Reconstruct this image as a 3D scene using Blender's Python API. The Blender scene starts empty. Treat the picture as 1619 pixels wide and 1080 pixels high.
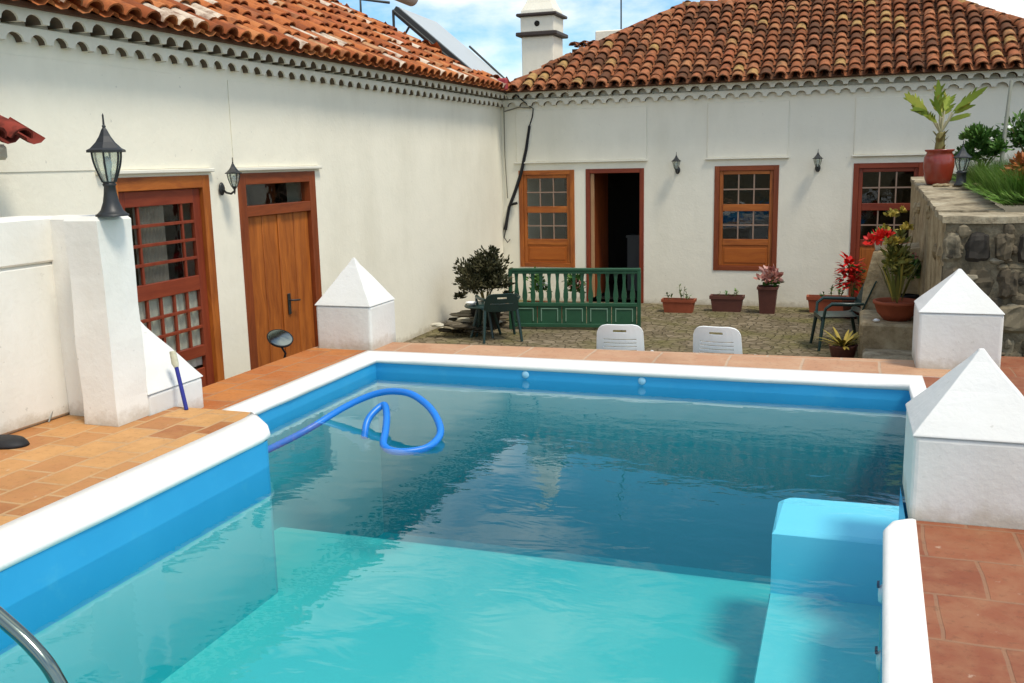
import bpy, math, random
from mathutils import Vector, Matrix, noise
R=math.radians; PI=math.pi
rnd=random.Random(7)
sc=bpy.context.scene
col=sc.collection

# ------------------------------------------------------------ mesh helpers
class MB:
    def __init__(s): s.v=[];s.f=[];s.r=[];s.sm=[];s.m=[]
    def add(s,vs,fs,r=None,smooth=False,m=0):
        o=len(s.v); s.v+= [tuple(p) for p in vs]
        if r is None: r=rnd.random()
        for f in fs:
            s.f.append([i+o for i in f]); s.r.append(r); s.sm.append(smooth); s.m.append(m)
    def box(s,x0,x1,y0,y1,z0,z1,r=None,m=0,M=None,bev=0):
        if bev>0:
            b=bev; vs=[];
            # chamfered box through 3 point sets per corner
            c=[(x0,x1),(y0,y1),(z0,z1)]
            idx={}
            for i in (0,1):
                for j in (0,1):
                    for k in (0,1):
                        X,Y,Z=c[0][i],c[1][j],c[2][k]
                        sx,sy,sz=(b if i==0 else -b),(b if j==0 else -b),(b if k==0 else -b)
                        for a,p in enumerate([(X,Y+sy,Z+sz),(X+sx,Y,Z+sz),(X+sx,Y+sy,Z)]):
                            idx[(i,j,k,a)]=len(vs); vs.append(p)
            fs=[]
            for k in (0,1):
                fs.append([idx[(i,j,k,2)] for i,j in ((0,0),(1,0),(1,1),(0,1))])
                fs.append([idx[(k,i,j,0)] for i,j in ((0,0),(1,0),(1,1),(0,1))])
                fs.append([idx[(i,k,j,1)] for i,j in ((0,0),(1,0),(1,1),(0,1))])
            for i in (0,1):
                for j in (0,1):
                    fs.append([idx[(i,j,0,0)],idx[(i,j,1,0)],idx[(i,j,1,1)],idx[(i,j,0,1)]])
                    fs.append([idx[(i,0,j,0)],idx[(i,1,j,0)],idx[(i,1,j,2)],idx[(i,0,j,2)]])
                    fs.append([idx[(0,i,j,1)],idx[(1,i,j,1)],idx[(1,i,j,2)],idx[(0,i,j,2)]])
                    for k in (0,1): fs.append([idx[(i,j,k,a)] for a in (0,1,2)])
        else:
            vs=[(x0,y0,z0),(x1,y0,z0),(x1,y1,z0),(x0,y1,z0),(x0,y0,z1),(x1,y0,z1),(x1,y1,z1),(x0,y1,z1)]
            fs=[(0,3,2,1),(4,5,6,7),(0,1,5,4),(1,2,6,5),(2,3,7,6),(3,0,4,7)]
        if M: vs=[M@Vector(p) for p in vs]
        s.add(vs,fs,r,False,m)
    def tube(s,path,r,n=10,cap=True,rr=None,m=0,smooth=True):
        path=[Vector(p) for p in path]; L=len(path)
        rad=r if isinstance(r,(list,tuple)) else [r]*L
        vs=[];up=None
        for i,p in enumerate(path):
            t=(path[min(i+1,L-1)]-path[max(i-1,0)]).normalized()
            if up is None:
                up=t.orthogonal().normalized()
            else:
                up=(up-t*up.dot(t)); up=up.normalized() if up.length>1e-6 else t.orthogonal().normalized()
            b=t.cross(up)
            for k in range(n):
                a=2*PI*k/n; vs.append(p+(up*math.cos(a)+b*math.sin(a))*rad[i])
        fs=[(i*n+k,i*n+(k+1)%n,(i+1)*n+(k+1)%n,(i+1)*n+k) for i in range(L-1) for k in range(n)]
        q=rr if rr is not None else rnd.random()
        s.add(vs,fs,q,smooth,m)
        if cap:
            s.add(vs[:n],[tuple(range(n))[::-1]],q,False,m); s.add(vs[-n:],[tuple(range(n))],q,False,m)
    def lathe(s,prof,c=(0,0,0),n=24,r=None,m=0,sx=1,sy=1,rot=0,smooth=True):
        vs=[];c=Vector(c)
        for (q,z) in prof:
            for k in range(n):
                a=2*PI*k/n+rot; vs.append((c.x+q*math.cos(a)*sx,c.y+q*math.sin(a)*sy,c.z+z))
        fs=[(i*n+k,i*n+(k+1)%n,(i+1)*n+(k+1)%n,(i+1)*n+k) for i in range(len(prof)-1) for k in range(n)]
        s.add(vs,fs,r,smooth,m)
    def xf(s,M):
        s.v=[tuple(M@Vector(p)) for p in s.v]; return s
    def build(s,name,mat,parent=None,loc=None):
        me=bpy.data.meshes.new(name); me.from_pydata(s.v,[],s.f); me.update()
        a=me.attributes.new('rnd','FLOAT','FACE'); a.data.foreach_set('value',s.r)
        me.polygons.foreach_set('use_smooth',s.sm)
        ms=mat if isinstance(mat,(list,tuple)) else [mat]
        for q in ms: me.materials.append(q)
        if len(ms)>1: me.polygons.foreach_set('material_index',s.m)
        o=bpy.data.objects.new(name,me); col.objects.link(o)
        if parent: o.parent=parent
        if loc: o.location=loc
        return o
def tag(o,label=None,cat=None,group=None,kind=None):
    if label:o['label']=label
    if cat:o['category']=cat
    if group:o['group']=group
    if kind:o['kind']=kind
    return o
def thing(name,loc,label,cat,group=None,rz=0):
    o=bpy.data.objects.new(name,None); col.objects.link(o); o.location=loc; o.rotation_euler.z=rz
    o.empty_display_size=.1
    return tag(o,label,cat,group)
def copy_thing(src,loc,label,rz=None):
    ch={}
    for o in bpy.data.objects:
        if o.parent: ch.setdefault(o.parent,[]).append(o)
    def cp(o,p):
        c=o.copy(); col.objects.link(c); c.parent=p
        for k in ch.get(o,[]): cp(k,c)
        return c
    c=cp(src,None); c.location=loc
    if rz is not None: c.rotation_euler.z=rz
    c['label']=label
    return c

# ------------------------------------------------------------ material helpers
class NT:
    def __init__(s,nt): s.t=nt; s.n=nt.nodes; s.l=nt.links
    def __call__(s,typ,ins=None,**kw):
        n=s.n.new(typ)
        for k,v in kw.items(): setattr(n,k,v)
        for k,v in (ins or {}).items():
            if hasattr(v,'is_output') or isinstance(v,bpy.types.NodeSocket): s.l.new(v,n.inputs[k])
            else: n.inputs[k].default_value=v
        return n
def c4(c): return (c[0],c[1],c[2],1)
def ramp(N,fac,stops,interp='LINEAR'):
    n=N('ShaderNodeValToRGB',{'Fac':fac}); e=n.color_ramp.elements; n.color_ramp.interpolation=interp
    e[0].position,e[0].color=stops[0][0],c4(stops[0][1]); e[1].position,e[1].color=stops[-1][0],c4(stops[-1][1])
    for p,c in stops[1:-1]: x=e.new(p); x.color=c4(c)
    return n.outputs['Color']
def newmat(name,rough=.6,spec=.3,metal=0):
    m=bpy.data.materials.new(name); m.use_nodes=True; m.node_tree.nodes.clear(); N=NT(m.node_tree)
    b=N('ShaderNodeBsdfPrincipled'); b.inputs['Roughness'].default_value=rough; b.inputs['Specular IOR Level'].default_value=spec; b.inputs['Metallic'].default_value=metal
    o=N('ShaderNodeOutputMaterial'); N.l.new(b.outputs[0],o.inputs[0])
    return m,N,b
def tex(N,scale,detail=4,rough=.55,kind='Object',vec=None,stretch=None):
    if vec is None: vec=N('ShaderNodeTexCoord').outputs[kind]
    if stretch: vec=N('ShaderNodeMapping',{'Vector':vec,'Scale':stretch}).outputs[0]
    return N('ShaderNodeTexNoise',{'Vector':vec,'Scale':scale,'Detail':detail,'Roughness':rough}).outputs['Fac']
def mixc(N,f,a,b,mode='MIX'):
    n=N('ShaderNodeMix',data_type='RGBA',blend_type=mode)
    for i,v in ((0,f),(6,a),(7,b)):
        if isinstance(v,bpy.types.NodeSocket): N.l.new(v,n.inputs[i])
        else: n.inputs[i].default_value=v if i==0 else c4(v)
    return n.outputs[2]
def math_(N,op,a,b=None,c=None):
    n=N('ShaderNodeMath',operation=op)
    for i,v in enumerate((a,b,c)):
        if v is None: continue
        if isinstance(v,bpy.types.NodeSocket): N.l.new(v,n.inputs[i])
        else: n.inputs[i].default_value=v
    return n.outputs[0]
def bump(N,b,h,strength=.3,dist=.01):
    n=N('ShaderNodeBump',{'Height':h,'Strength':strength,'Distance':dist}); N.l.new(n.outputs[0],b.inputs['Normal']); return n
def attr(N): return N('ShaderNodeAttribute',attribute_name='rnd').outputs['Fac']

def m_plain(name,c,rough=.5,spec=.4,metal=0,var=.15,scale=8,bs=.1):
    m,N,b=newmat(name,rough,spec,metal)
    t=tex(N,scale)
    N.l.new(mixc(N,t,[x*(1-var) for x in c],[min(1,x*(1+var)) for x in c]),b.inputs['Base Color'])
    if bs: bump(N,b,tex(N,scale*6),bs,.004)
    return m
def m_plaster(name,c,dirt=(.52,.48,.35),amt=.35,lo=.5,hi=.8,bd=.012,splash=True):
    m,N,b=newmat(name,.85,.15)
    big=tex(N,.55,6,.6); st=tex(N,1.6,5,.65,stretch=(1,1,.3))
    f=math_(N,'MULTIPLY',big,st)
    f2=N('ShaderNodeMapRange',{'Value':f,'From Min':.22,'From Max':.42,'To Min':0,'To Max':amt}).outputs[0]
    base=mixc(N,tex(N,3.5,3),[x*.94 for x in c],c)
    cc=mixc(N,f2,base,dirt)
    # small chips and specks
    sp=tex(N,23,3,.5); spm=N('ShaderNodeMapRange',{'Value':sp,'From Min':.70,'From Max':.76,'To Min':0,'To Max':.35}).outputs[0]
    cc=mixc(N,spm,cc,(.34,.32,.26))
    zc=N('ShaderNodeSeparateXYZ',{0:N('ShaderNodeTexCoord').outputs['Object']}).outputs[2]
    spl=N('ShaderNodeMapRange',{'Value':math_(N,'ADD',math_(N,'ABSOLUTE',zc),math_(N,'MULTIPLY',tex(N,9,5,.7),-.22)),'From Min':-.10,'From Max':-.02,'To Min':.5,'To Max':0}).outputs[0]
    if splash: cc=mixc(N,spl,cc,(.36,.29,.18))
    N.l.new(cc,b.inputs['Base Color'])
    h=math_(N,'ADD',math_(N,'MULTIPLY',tex(N,2.2,4,.5),1.6),math_(N,'MULTIPLY',tex(N,28,5,.6),.35))
    bump(N,b,h,.55,bd)
    return m
def m_attr(name,stops,rough=.8,spec=.15,dark=None,dscale=9,bs=.3,bscale=50,dlo=.5,dhi=.68,damt=.8):
    m,N,b=newmat(name,rough,spec)
    cc=ramp(N,attr(N),stops)
    t=tex(N,4,4); cc=mixc(N,math_(N,'MULTIPLY',t,.5),cc,mixc(N,1.0,cc,(.6,.6,.6),'MULTIPLY'))
    if dark:
        f=N('ShaderNodeMapRange',{'Value':tex(N,dscale,6,.65),'From Min':dlo,'From Max':dhi,'To Min':0,'To Max':damt}).outputs[0]
        cc=mixc(N,f,cc,dark)
    N.l.new(cc,b.inputs['Base Color']); bump(N,b,tex(N,bscale,4),bs,.004)
    return m
def m_wood(name,c1,c2,axis=2,rough=.45):
    m,N,b=newmat(name,rough,.35)
    s=[7,7,7]; s[axis]=.55
    v_=N('ShaderNodeTexCoord').outputs['Object']; wv=N('ShaderNodeVectorMath',{0:N('ShaderNodeTexNoise',{'Vector':v_,'Scale':1.4}).outputs['Color'],3:.22},operation='SCALE').outputs[0]
    v_=N('ShaderNodeVectorMath',{0:v_,1:wv},operation='ADD').outputs[0]
    t=tex(N,1.6,8,.68,vec=v_,stretch=tuple(s)); t2=tex(N,1.3,4)
    cc=ramp(N,t,[(.3,c1),(.5,[(a+b_)/2 for a,b_ in zip(c1,c2)]),(.7,c2)])
    cc=mixc(N,math_(N,'MULTIPLY',t2,.5),cc,mixc(N,1.0,cc,(.55,.45,.4),'MULTIPLY'))
    N.l.new(cc,b.inputs['Base Color']); bump(N,b,t,.25,.003)
    return m
def m_tiles(name,w,h,c1,c2,c3,mortar,msize=.012,rotate=False,rough=.6):
    m,N,b=newmat(name,rough,.3)
    v=N('ShaderNodeTexCoord').outputs['Object']
    wob=N('ShaderNodeTexNoise',{'Vector':v,'Scale':3.0,'Detail':2}).outputs['Color']
    wv=N('ShaderNodeVectorMath',{0:wob,1:(.5,.5,.5)},operation='SUBTRACT').outputs[0]
    wv=N('ShaderNodeVectorMath',{0:wv,3:.03},operation='SCALE').outputs[0]
    v2=N('ShaderNodeVectorMath',{0:v,1:wv},operation='ADD').outputs[0]
    if rotate: v2=N('ShaderNodeMapping',{'Vector':v2,'Rotation':(0,0,R(90))}).outputs[0]
    br=N('ShaderNodeTexBrick',{'Vector':v2,'Color1':c4(c1),'Color2':c4(c2),'Mortar':c4(mortar),'Scale':1.0,'Mortar Size':msize,'Mortar Smooth':.35,'Bias':0.0,'Brick Width':w,'Row Height':h},offset=.5,squash=1.0)
    t=tex(N,6,5,.65); f=N('ShaderNodeMapRange',{'Value':t,'From Min':.42,'From Max':.7,'To Min':0,'To Max':.65}).outputs[0]
    cc=mixc(N,f,br.outputs['Color'],c3)
    t3=tex(N,26,4,.7); cc=mixc(N,N('ShaderNodeMapRange',{'Value':t3,'From Min':.55,'From Max':.75,'To Min':0,'To Max':.6}).outputs[0],cc,mixc(N,1.0,cc,(.45,.42,.38),'MULTIPLY'))
    t4=tex(N,1.1,6,.7); cc=mixc(N,N('ShaderNodeMapRange',{'Value':t4,'From Min':.5,'From Max':.7,'To Min':0,'To Max':.5}).outputs[0],cc,mixc(N,1.0,cc,(.60,.55,.48),'MULTIPLY'))
    t5=tex(N,17,4,.6); cc=mixc(N,N('ShaderNodeMapRange',{'Value':t5,'From Min':.66,'From Max':.74,'To Min':0,'To Max':.5}).outputs[0],cc,(.55,.42,.30))
    N.l.new(cc,b.inputs['Base Color'])
    hh=math_(N,'ADD',math_(N,'MULTIPLY',br.outputs['Fac'],-1.0),math_(N,'MULTIPLY',t3,.3))
    bump(N,b,hh,.5,.006)
    N.l.new(N('ShaderNodeMapRange',{'Value':t,'To Min':rough-.2,'To Max':rough+.2}).outputs[0],b.inputs['Roughness'])
    return m

WHITE=m_plaster('white_plaster',(.86,.84,.76))
WALLW=m_plaster('house_plaster',(.88,.83,.68),amt=.28)
WALLL=m_plaster('house_plaster_left',(.90,.85,.69),amt=.24)
POSTW=m_plaster('post_white',(.75,.745,.70),amt=.22,bd=.014)
COPE=m_plaster('coping_white',(.84,.83,.78),amt=.20,bd=.012,splash=False)
CORN=m_plaster('cornice_white',(.78,.75,.63),amt=.4)
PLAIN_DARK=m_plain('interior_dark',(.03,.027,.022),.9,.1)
ROOF_L=m_attr('roof_tiles_orange',[(0,(.30,.085,.030)),(.25,(.42,.125,.040)),(.5,(.54,.175,.055)),(.72,(.58,.23,.085)),(.88,(.42,.10,.04)),(.98,(.52,.27,.12)),(.995,(.60,.42,.26)),(1,(.68,.56,.42))],.85,.1,(.15,.055,.028),7,.6,28,dlo=.46,dhi=.66,damt=.75)
ROOF_B=m_attr('roof_tiles_salmon',[(0,(.15,.065,.035)),(.12,(.27,.095,.042)),(.45,(.38,.140,.062)),(.65,(.44,.18,.085)),(.8,(.36,.115,.052)),(.95,(.42,.20,.09)),(1,(.44,.27,.10))],.88,.08,(.095,.058,.034),10,.6,28,dlo=.46,dhi=.64,damt=.75)
MORTAR=m_plain('roof_mortar',(.12,.062,.038),.9,.1)
HOLE=m_plain('shaded_bare_tile',(.13,.10,.07),.95,.05)  # bare tile coloured dark for the shade inside the cornice arches
WOOD=m_wood('varnished_wood',(.22,.05,.010),(.58,.18,.028))
WOODF=m_wood('frame_wood',(.16,.034,.010),(.33,.078,.018))
WOODR=m_wood('red_brown_wood',(.17,.026,.011),(.30,.058,.020))
WOODO=m_wood('orange_panel_wood',(.36,.085,.010),(.52,.15,.018),axis=0)
WOODP=m_wood('pale_edge_wood',(.40,.22,.10),(.55,.34,.17))
HX={};HY={}
for w_,c1_,c2_ in ((WOOD,(.22,.05,.010),(.58,.18,.028)),(WOODF,(.16,.034,.010),(.33,.078,.018)),(WOODR,(.17,.026,.011),(.30,.058,.020))):
    HX[w_.name]=m_wood(w_.name+'_x',c1_,c2_,axis=0); HY[w_.name]=m_wood(w_.name+'_y',c1_,c2_,axis=1)
BAR=m_plain('glazing_bar_paint',(.30,.20,.14),.5)
CURT=m_plain('white_curtain',(.62,.60,.52),.9,.1,var=.2,scale=14)
IRON=m_plain('black_iron',(.018,.020,.020),.45,.5)
GREEN=m_plain('green_paint',(.020,.085,.040),.45,.4,var=.35,scale=6)
GREENL=m_plain('worn_green_edge',(.17,.29,.20),.55,.4,var=.2)
DGREEN=m_plain('dark_green_plastic',(.012,.036,.032),.32,.5)
PLASTW=m_plain('white_plastic',(.84,.85,.82),.35,.45,var=.03,bs=.02)
SLOT=m_plain('shadowed_slot',(.35,.36,.36),.6)
TERRA=m_plain('terracotta',(.30,.075,.035),.75,.2,var=.35)
TERRAD=m_plain('brown_planter',(.115,.040,.028),.6,.3,var=.3)
GLAZE=m_plain('glazed_red_pot',(.26,.035,.018),.25,.6,var=.35,scale=5)
SOIL=m_plain('soil',(.05,.035,.022),.95,.05,var=.4,scale=20,bs=.6)
CHROME=m_plain('steel',(.20,.25,.22),.16,.6,1.0,var=.03,bs=0)
BLACKP=m_plain('black_rubber',(.015,.015,.016),.6,.3)
HOSE=m_plain('blue_hose',(.012,.20,.68),.35,.5,var=.06,bs=.03)
BLUEH=m_plain('navy_handle',(.015,.02,.22),.4,.5)
BRIST=m_plain('pale_bristle',(.55,.53,.38),.9,.1,var=.3,scale=60)
STEM=m_plain('plant_stem',(.20,.17,.06),.8,.1)
def leafm(name,stops): return m_attr(name,stops,.55,.25,None,bs=.1)
LEAFD=leafm('dark_leaves',[(0,(.022,.026,.010)),(.5,(.050,.050,.020)),(1,(.095,.080,.035))])
LEAFG=leafm('green_leaves',[(0,(.03,.09,.015)),(.5,(.075,.17,.03)),(1,(.15,.27,.05))])
LEAFL=leafm('grass_blades',[(0,(.09,.20,.02)),(.5,(.16,.33,.04)),(1,(.28,.40,.09))])
LEAFY=leafm('yellow_leaves',[(0,(.14,.13,.02)),(.5,(.33,.26,.04)),(.8,(.5,.36,.06)),(1,(.62,.42,.08))])
LEAFP=leafm('palm_leaf',[(0,(.16,.24,.025)),(.6,(.32,.38,.05)),(1,(.50,.44,.08))])
LEAFO=leafm('rust_leaves',[(0,(.22,.07,.02)),(.5,(.42,.13,.03)),(1,(.48,.28,.09))])
FLRED=leafm('red_petals',[(0,(.45,.008,.008)),(.6,(.68,.018,.012)),(1,(.75,.06,.04))])
FLPINK=leafm('pink_petals',[(0,(.28,.10,.07)),(.5,(.55,.24,.19)),(1,(.72,.48,.42))])
FLWH=leafm('white_petals',[(0,(.6,.6,.5)),(1,(.8,.8,.75))])
PANEL=m_plain('collector_cover',(.50,.53,.51),.4,.3,var=.05,scale=2,bs=0)
METALD=m_plain('dark_metal_frame',(.05,.055,.05),.5,.4,.4)
STONE=m_attr('wall_stones',[(0,(.05,.045,.038)),(.3,(.13,.105,.07)),(.55,(.17,.14,.09)),(.8,(.24,.20,.13)),(1,(.33,.29,.21))],.9,.1,(.03,.028,.022),6,.7,30,dlo=.5,dhi=.66,damt=.75)
def m_rough(name,c1,c2,c3):
    m,N,b=newmat(name,.95,.05)
    t=tex(N,3.2,7,.68); t2=tex(N,14,5,.7)
    cc=ramp(N,t,[(.32,c1),(.5,c2),(.66,c3)])
    cc=mixc(N,N('ShaderNodeMapRange',{'Value':t2,'From Min':.5,'From Max':.7,'To Min':0,'To Max':.7}).outputs[0],cc,c1)
    N.l.new(cc,b.inputs['Base Color']); bump(N,b,math_(N,'ADD',t,math_(N,'MULTIPLY',t2,.5)),.9,.03)
    return m
RENDER=m_rough('worn_render',(.20,.15,.085),(.38,.30,.18),(.48,.40,.26))
LEDGE=m_rough('ledge_render',(.14,.115,.075),(.36,.30,.20),(.50,.44,.31))
MORTS=m_rough('stone_mortar',(.07,.06,.04),(.17,.14,.09),(.28,.24,.16))
DECK_N=m_tiles('tan_terracotta_tiles',.27,.22,(.36,.130,.040),(.58,.31,.11),(.46,.24,.085),(.50,.31,.15),rotate=True)
DECK_F=m_tiles('orange_terracotta_tiles',.32,.28,(.42,.125,.030),(.52,.19,.045),(.42,.17,.06),(.36,.22,.12),msize=.008,rotate=True)
DECK_E=m_tiles('pale_edge_tiles',.56,.60,(.46,.23,.12),(.52,.30,.17),(.55,.36,.22),(.50,.36,.24),msize=.012)
DECK_R=m_tiles('brick_red_tiles',.34,.34,(.22,.062,.026),(.29,.095,.040),(.34,.17,.085),(.26,.13,.07),msize=.008)

# ------------------------------------------------------------ camera
yaw,pit,rol=-0.335613412,-0.185111142,-0.0219928947
f=Vector((math.sin(yaw)*math.cos(pit),math.cos(yaw)*math.cos(pit),math.sin(pit)))
ri=Vector((math.cos(yaw),-math.sin(yaw),0)); up=ri.cross(f)
r2=ri*math.cos(rol)+up*math.sin(rol); u2=-ri*math.sin(rol)+up*math.cos(rol)
cam=bpy.data.cameras.new('camera'); co=bpy.data.objects.new('camera',cam); col.objects.link(co)
Mx=Matrix((r2,u2,-f)).transposed().to_4x4(); Mx.translation=(0,0,1.5); co.matrix_world=Mx
cam.sensor_width=36; cam.lens=36*1520.57/1619; cam.clip_end=2000; cam.clip_start=.05
sc.camera=co

# ------------------------------------------------------------ world and sun
SUN_AZ=R(118); SUN_EL=R(62)      # azimuth clockwise from +Y
w=bpy.data.worlds.new('World'); sc.world=w; w.use_nodes=True; w.node_tree.nodes.clear(); N=NT(w.node_tree)
sky=N('ShaderNodeTexSky',sky_type='NISHITA',sun_disc=False,sun_elevation=SUN_EL,sun_rotation=SUN_AZ,dust_density=.6,ozone_density=2.0,air_density=1.0)
tc=N('ShaderNodeTexCoord').outputs['Generated']
mp=N('ShaderNodeMapping',{'Vector':tc,'Location':(.35,.1,.0),'Scale':(1,1,2.3)}).outputs[0]
cn=N('ShaderNodeTexNoise',{'Vector':mp,'Scale':3.3,'Detail':8,'Roughness':.58}).outputs['Fac']
cf=N('ShaderNodeMapRange',{'Value':cn,'From Min':.44,'From Max':.62,'To Min':0,'To Max':1}).outputs[0]
tint=mixc(N,1.0,sky.outputs[0],(.68,.90,1.0),'MULTIPLY')
cl=mixc(N,cf,tint,(7.4,7.3,7.1))
bg=N('ShaderNodeBackground',{'Color':cl,'Strength':.143}); wo=N('ShaderNodeOutputWorld'); N.l.new(bg.outputs[0],wo.inputs[0])
sl=bpy.data.lights.new('sun','SUN'); sl.energy=2.4; sl.angle=R(13); sl.color=(1,.92,.80)
so=bpy.data.objects.new('sun',sl); col.objects.link(so)
sd=Vector((math.sin(SUN_AZ)*math.cos(SUN_EL),math.cos(SUN_AZ)*math.cos(SUN_EL),math.sin(SUN_EL)))
so.rotation_euler=sd.to_track_quat('Z','Y').to_euler()
sc.view_settings.view_transform='Standard'; sc.view_settings.look='None'; sc.view_settings.exposure=0.34; sc.view_settings.gamma=1

# ------------------------------------------------------------ levels
G=-.80; DF=-.08; WL=-.20
# ground
m,Nn,b=newmat('courtyard_cobbles',.95,.08)
v=Nn('ShaderNodeTexCoord').outputs['Object']
vo=Nn('ShaderNodeTexVoronoi',{'Vector':v,'Scale':8.5,'Randomness':1.0},feature='F1'); ve=Nn('ShaderNodeTexVoronoi',{'Vector':v,'Scale':8.5,'Randomness':1.0},feature='DISTANCE_TO_EDGE')
sep=Nn('ShaderNodeSeparateColor',{'Color':vo.outputs['Color']}).outputs[0]
cc=ramp(Nn,sep,[(0,(.15,.12,.075)),(.5,(.20,.16,.10)),(1,(.26,.21,.14))])
edge=Nn('ShaderNodeMapRange',{'Value':ve.outputs['Distance'],'From Min':.0,'From Max':.09,'To Min':1,'To Max':0}).outputs[0]
cc=mixc(Nn,math_(Nn,'MULTIPLY',edge,.5),cc,(.10,.088,.048))
mo=Nn('ShaderNodeMapRange',{'Value':tex(Nn,1.3,5,.65),'From Min':.45,'From Max':.65,'To Min':0,'To Max':.7}).outputs[0]
cc=mixc(Nn,mo,cc,(.15,.14,.05)); Nn.l.new(cc,b.inputs['Base Color'])
bump(Nn,b,math_(Nn,'ADD',math_(Nn,'MULTIPLY',edge,-1),math_(Nn,'MULTIPLY',tex(Nn,20,4),.5)),.8,.03)
g=MB()
# ground sheet with a hole under the pool shell
P=[(-900,-900),(900,-900),(900,900),(-900,900)]; Q=[(-4.0,-2.4),(.9,-2.4),(.9,7.35),(-4.0,7.35)]
g.add([(x,y,G) for x,y in P+Q],[(0,1,5,4),(1,2,6,5),(2,3,7,6),(3,0,4,7)],0)
tag(g.build('courtyard_ground',m),kind='structure')

# ------------------------------------------------------------ pool shell
m,Nn,b=newmat('pool_liner',.35,.4)
geo=Nn('ShaderNodeNewGeometry'); 
cc=mixc(Nn,tex(Nn,3,4),(.022,.31,.60),(.038,.38,.68))
zz=Nn('ShaderNodeSeparateXYZ',{0:Nn('ShaderNodeTexCoord').outputs['Object']}).outputs[2]
ln=Nn('ShaderNodeMapRange',{'Value':math_(Nn,'ABSOLUTE',math_(Nn,'ADD',zz,math_(Nn,'MULTIPLY_ADD',tex(Nn,6,3),.03,.185))),'From Min':.004,'From Max':.016,'To Min':.0,'To Max':0}).outputs[0]
cc=mixc(Nn,ln,cc,(.45,.60,.62))
cc=mixc(Nn,Nn('ShaderNodeMapRange',{'Value':tex(Nn,5,6,.7),'From Min':.55,'From Max':.72,'To Min':0,'To Max':.35}).outputs[0],cc,(.10,.48,.66))
Nn.l.new(cc,b.inputs['Base Color']); bump(Nn,b,tex(Nn,2.5,3),.25,.02); LINER=m
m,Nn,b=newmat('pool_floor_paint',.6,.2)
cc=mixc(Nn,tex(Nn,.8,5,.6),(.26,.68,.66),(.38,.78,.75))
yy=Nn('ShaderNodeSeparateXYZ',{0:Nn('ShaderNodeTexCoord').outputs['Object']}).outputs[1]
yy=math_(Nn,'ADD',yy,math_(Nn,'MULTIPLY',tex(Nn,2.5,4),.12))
cc=mixc(Nn,Nn('ShaderNodeMapRange',{'Value':yy,'From Min':5.50,'From Max':5.95,'To Min':0,'To Max':1}).outputs[0],cc,mixc(Nn,tex(Nn,1.1,5,.6),(.13,.42,.52),(.19,.51,.61)))  # deep end coloured darker and bluer for light lost in deeper water
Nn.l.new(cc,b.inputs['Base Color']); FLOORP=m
m,Nn,b=newmat('deep_water_dimming',.6,.2)  # deep walls: dimming by the water put into the colour
cc=mixc(Nn,tex(Nn,.8,5,.6),(.16,.50,.58),(.21,.57,.64)); Nn.l.new(cc,b.inputs['Base Color']); DEEPDIM=m
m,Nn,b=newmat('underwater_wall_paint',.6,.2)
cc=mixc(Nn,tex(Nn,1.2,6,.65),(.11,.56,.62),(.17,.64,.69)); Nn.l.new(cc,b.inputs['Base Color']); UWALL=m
m,Nn,b=newmat('pool_step_paint',.5,.3)
cc=mixc(Nn,tex(Nn,2,4),(.16,.68,.86),(.22,.74,.90)); Nn.l.new(cc,b.inputs['Base Color']); STEPP=m
m,Nn,b=newmat('pool_bench_paint',.5,.3)
cc=mixc(Nn,tex(Nn,1.3,5,.6),(.20,.66,.70),(.30,.76,.78)); Nn.l.new(cc,b.inputs['Base Color']); BENP=m
YN=-1.8; YJ=4.55; YF=7.045; XL=-3.095; XLF=-3.665; XR=.195; XRF=.465
# basin outline, anticlockwise, with a rounded near corner at the jog
def ior(N,v):
    bf=N('ShaderNodeNewGeometry').outputs['Backfacing']
    return N('ShaderNodeMapRange',{'Value':bf,'From Min':0.0,'From Max':1.0,'To Min':v,'To Max':1/v}).outputs[0]
def arc(cx,cy,r,a0,a1,n=6): return [(cx+r*math.cos(R(a0+(a1-a0)*i/n)),cy+r*math.sin(R(a0+(a1-a0)*i/n))) for i in range(n+1)]
YJ2=4.62
outl=[(.022,YN),(.200,4.02),(.240,4.12),(.290,4.16),(.290,4.68),(XRF,4.72),(XRF,YF),(XLF,YF),(XLF,YJ2)]+arc(XL-.07,YJ2-.07,.07,90,0,4)+[(XL,YN)]
FZ=-.98; FD=-1.62
sh=MB(); n=len(outl)
def fz(y): return FZ if y<5.6 else FD
top=[(x,y,-.055 if y<4.9 and not (x<XL-.2) else DF-.05) for x,y in outl]
# walls split where the floor drops, all going down to the deep level
for i in range(n):
    (x0,y0),(x1,y1)=outl[i],outl[(i+1)%n]
    z0=-.045 if (max(y0,y1)<4.7) else DF-.045
    zb_=-.375 if (max(y0,y1)<4.7) else -.30
    sh.add([(x0,y0,z0),(x1,y1,z0),(x1,y1,zb_),(x0,y0,zb_)],[(0,1,2,3)],0)
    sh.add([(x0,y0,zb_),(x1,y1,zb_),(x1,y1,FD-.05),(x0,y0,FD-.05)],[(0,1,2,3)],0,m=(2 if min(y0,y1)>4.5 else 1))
tag(sh.build('pool_wall',[LINER,UWALL,DEEPDIM]),kind='structure')
fl=MB(); K=24; vs=[]
def fprof(y):
    t_=min(1,max(0,(y-5.45)/.75)); return FZ+(FD-FZ)*(.5-.5*math.cos(PI*t_))
ys=[YN-.2,2,4,5.0]+[5.45+.75*i/K for i in range(K+1)]+[7.3]
for y in ys: vs+=[(-3.9,y,fprof(y)),(.8,y,fprof(y))]
fl.add(vs,[(2*i,2*i+1,2*i+3,2*i+2) for i in range(len(ys)-1)],0,True)
tag(fl.build('pool_floor',FLOORP),kind='structure')
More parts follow.
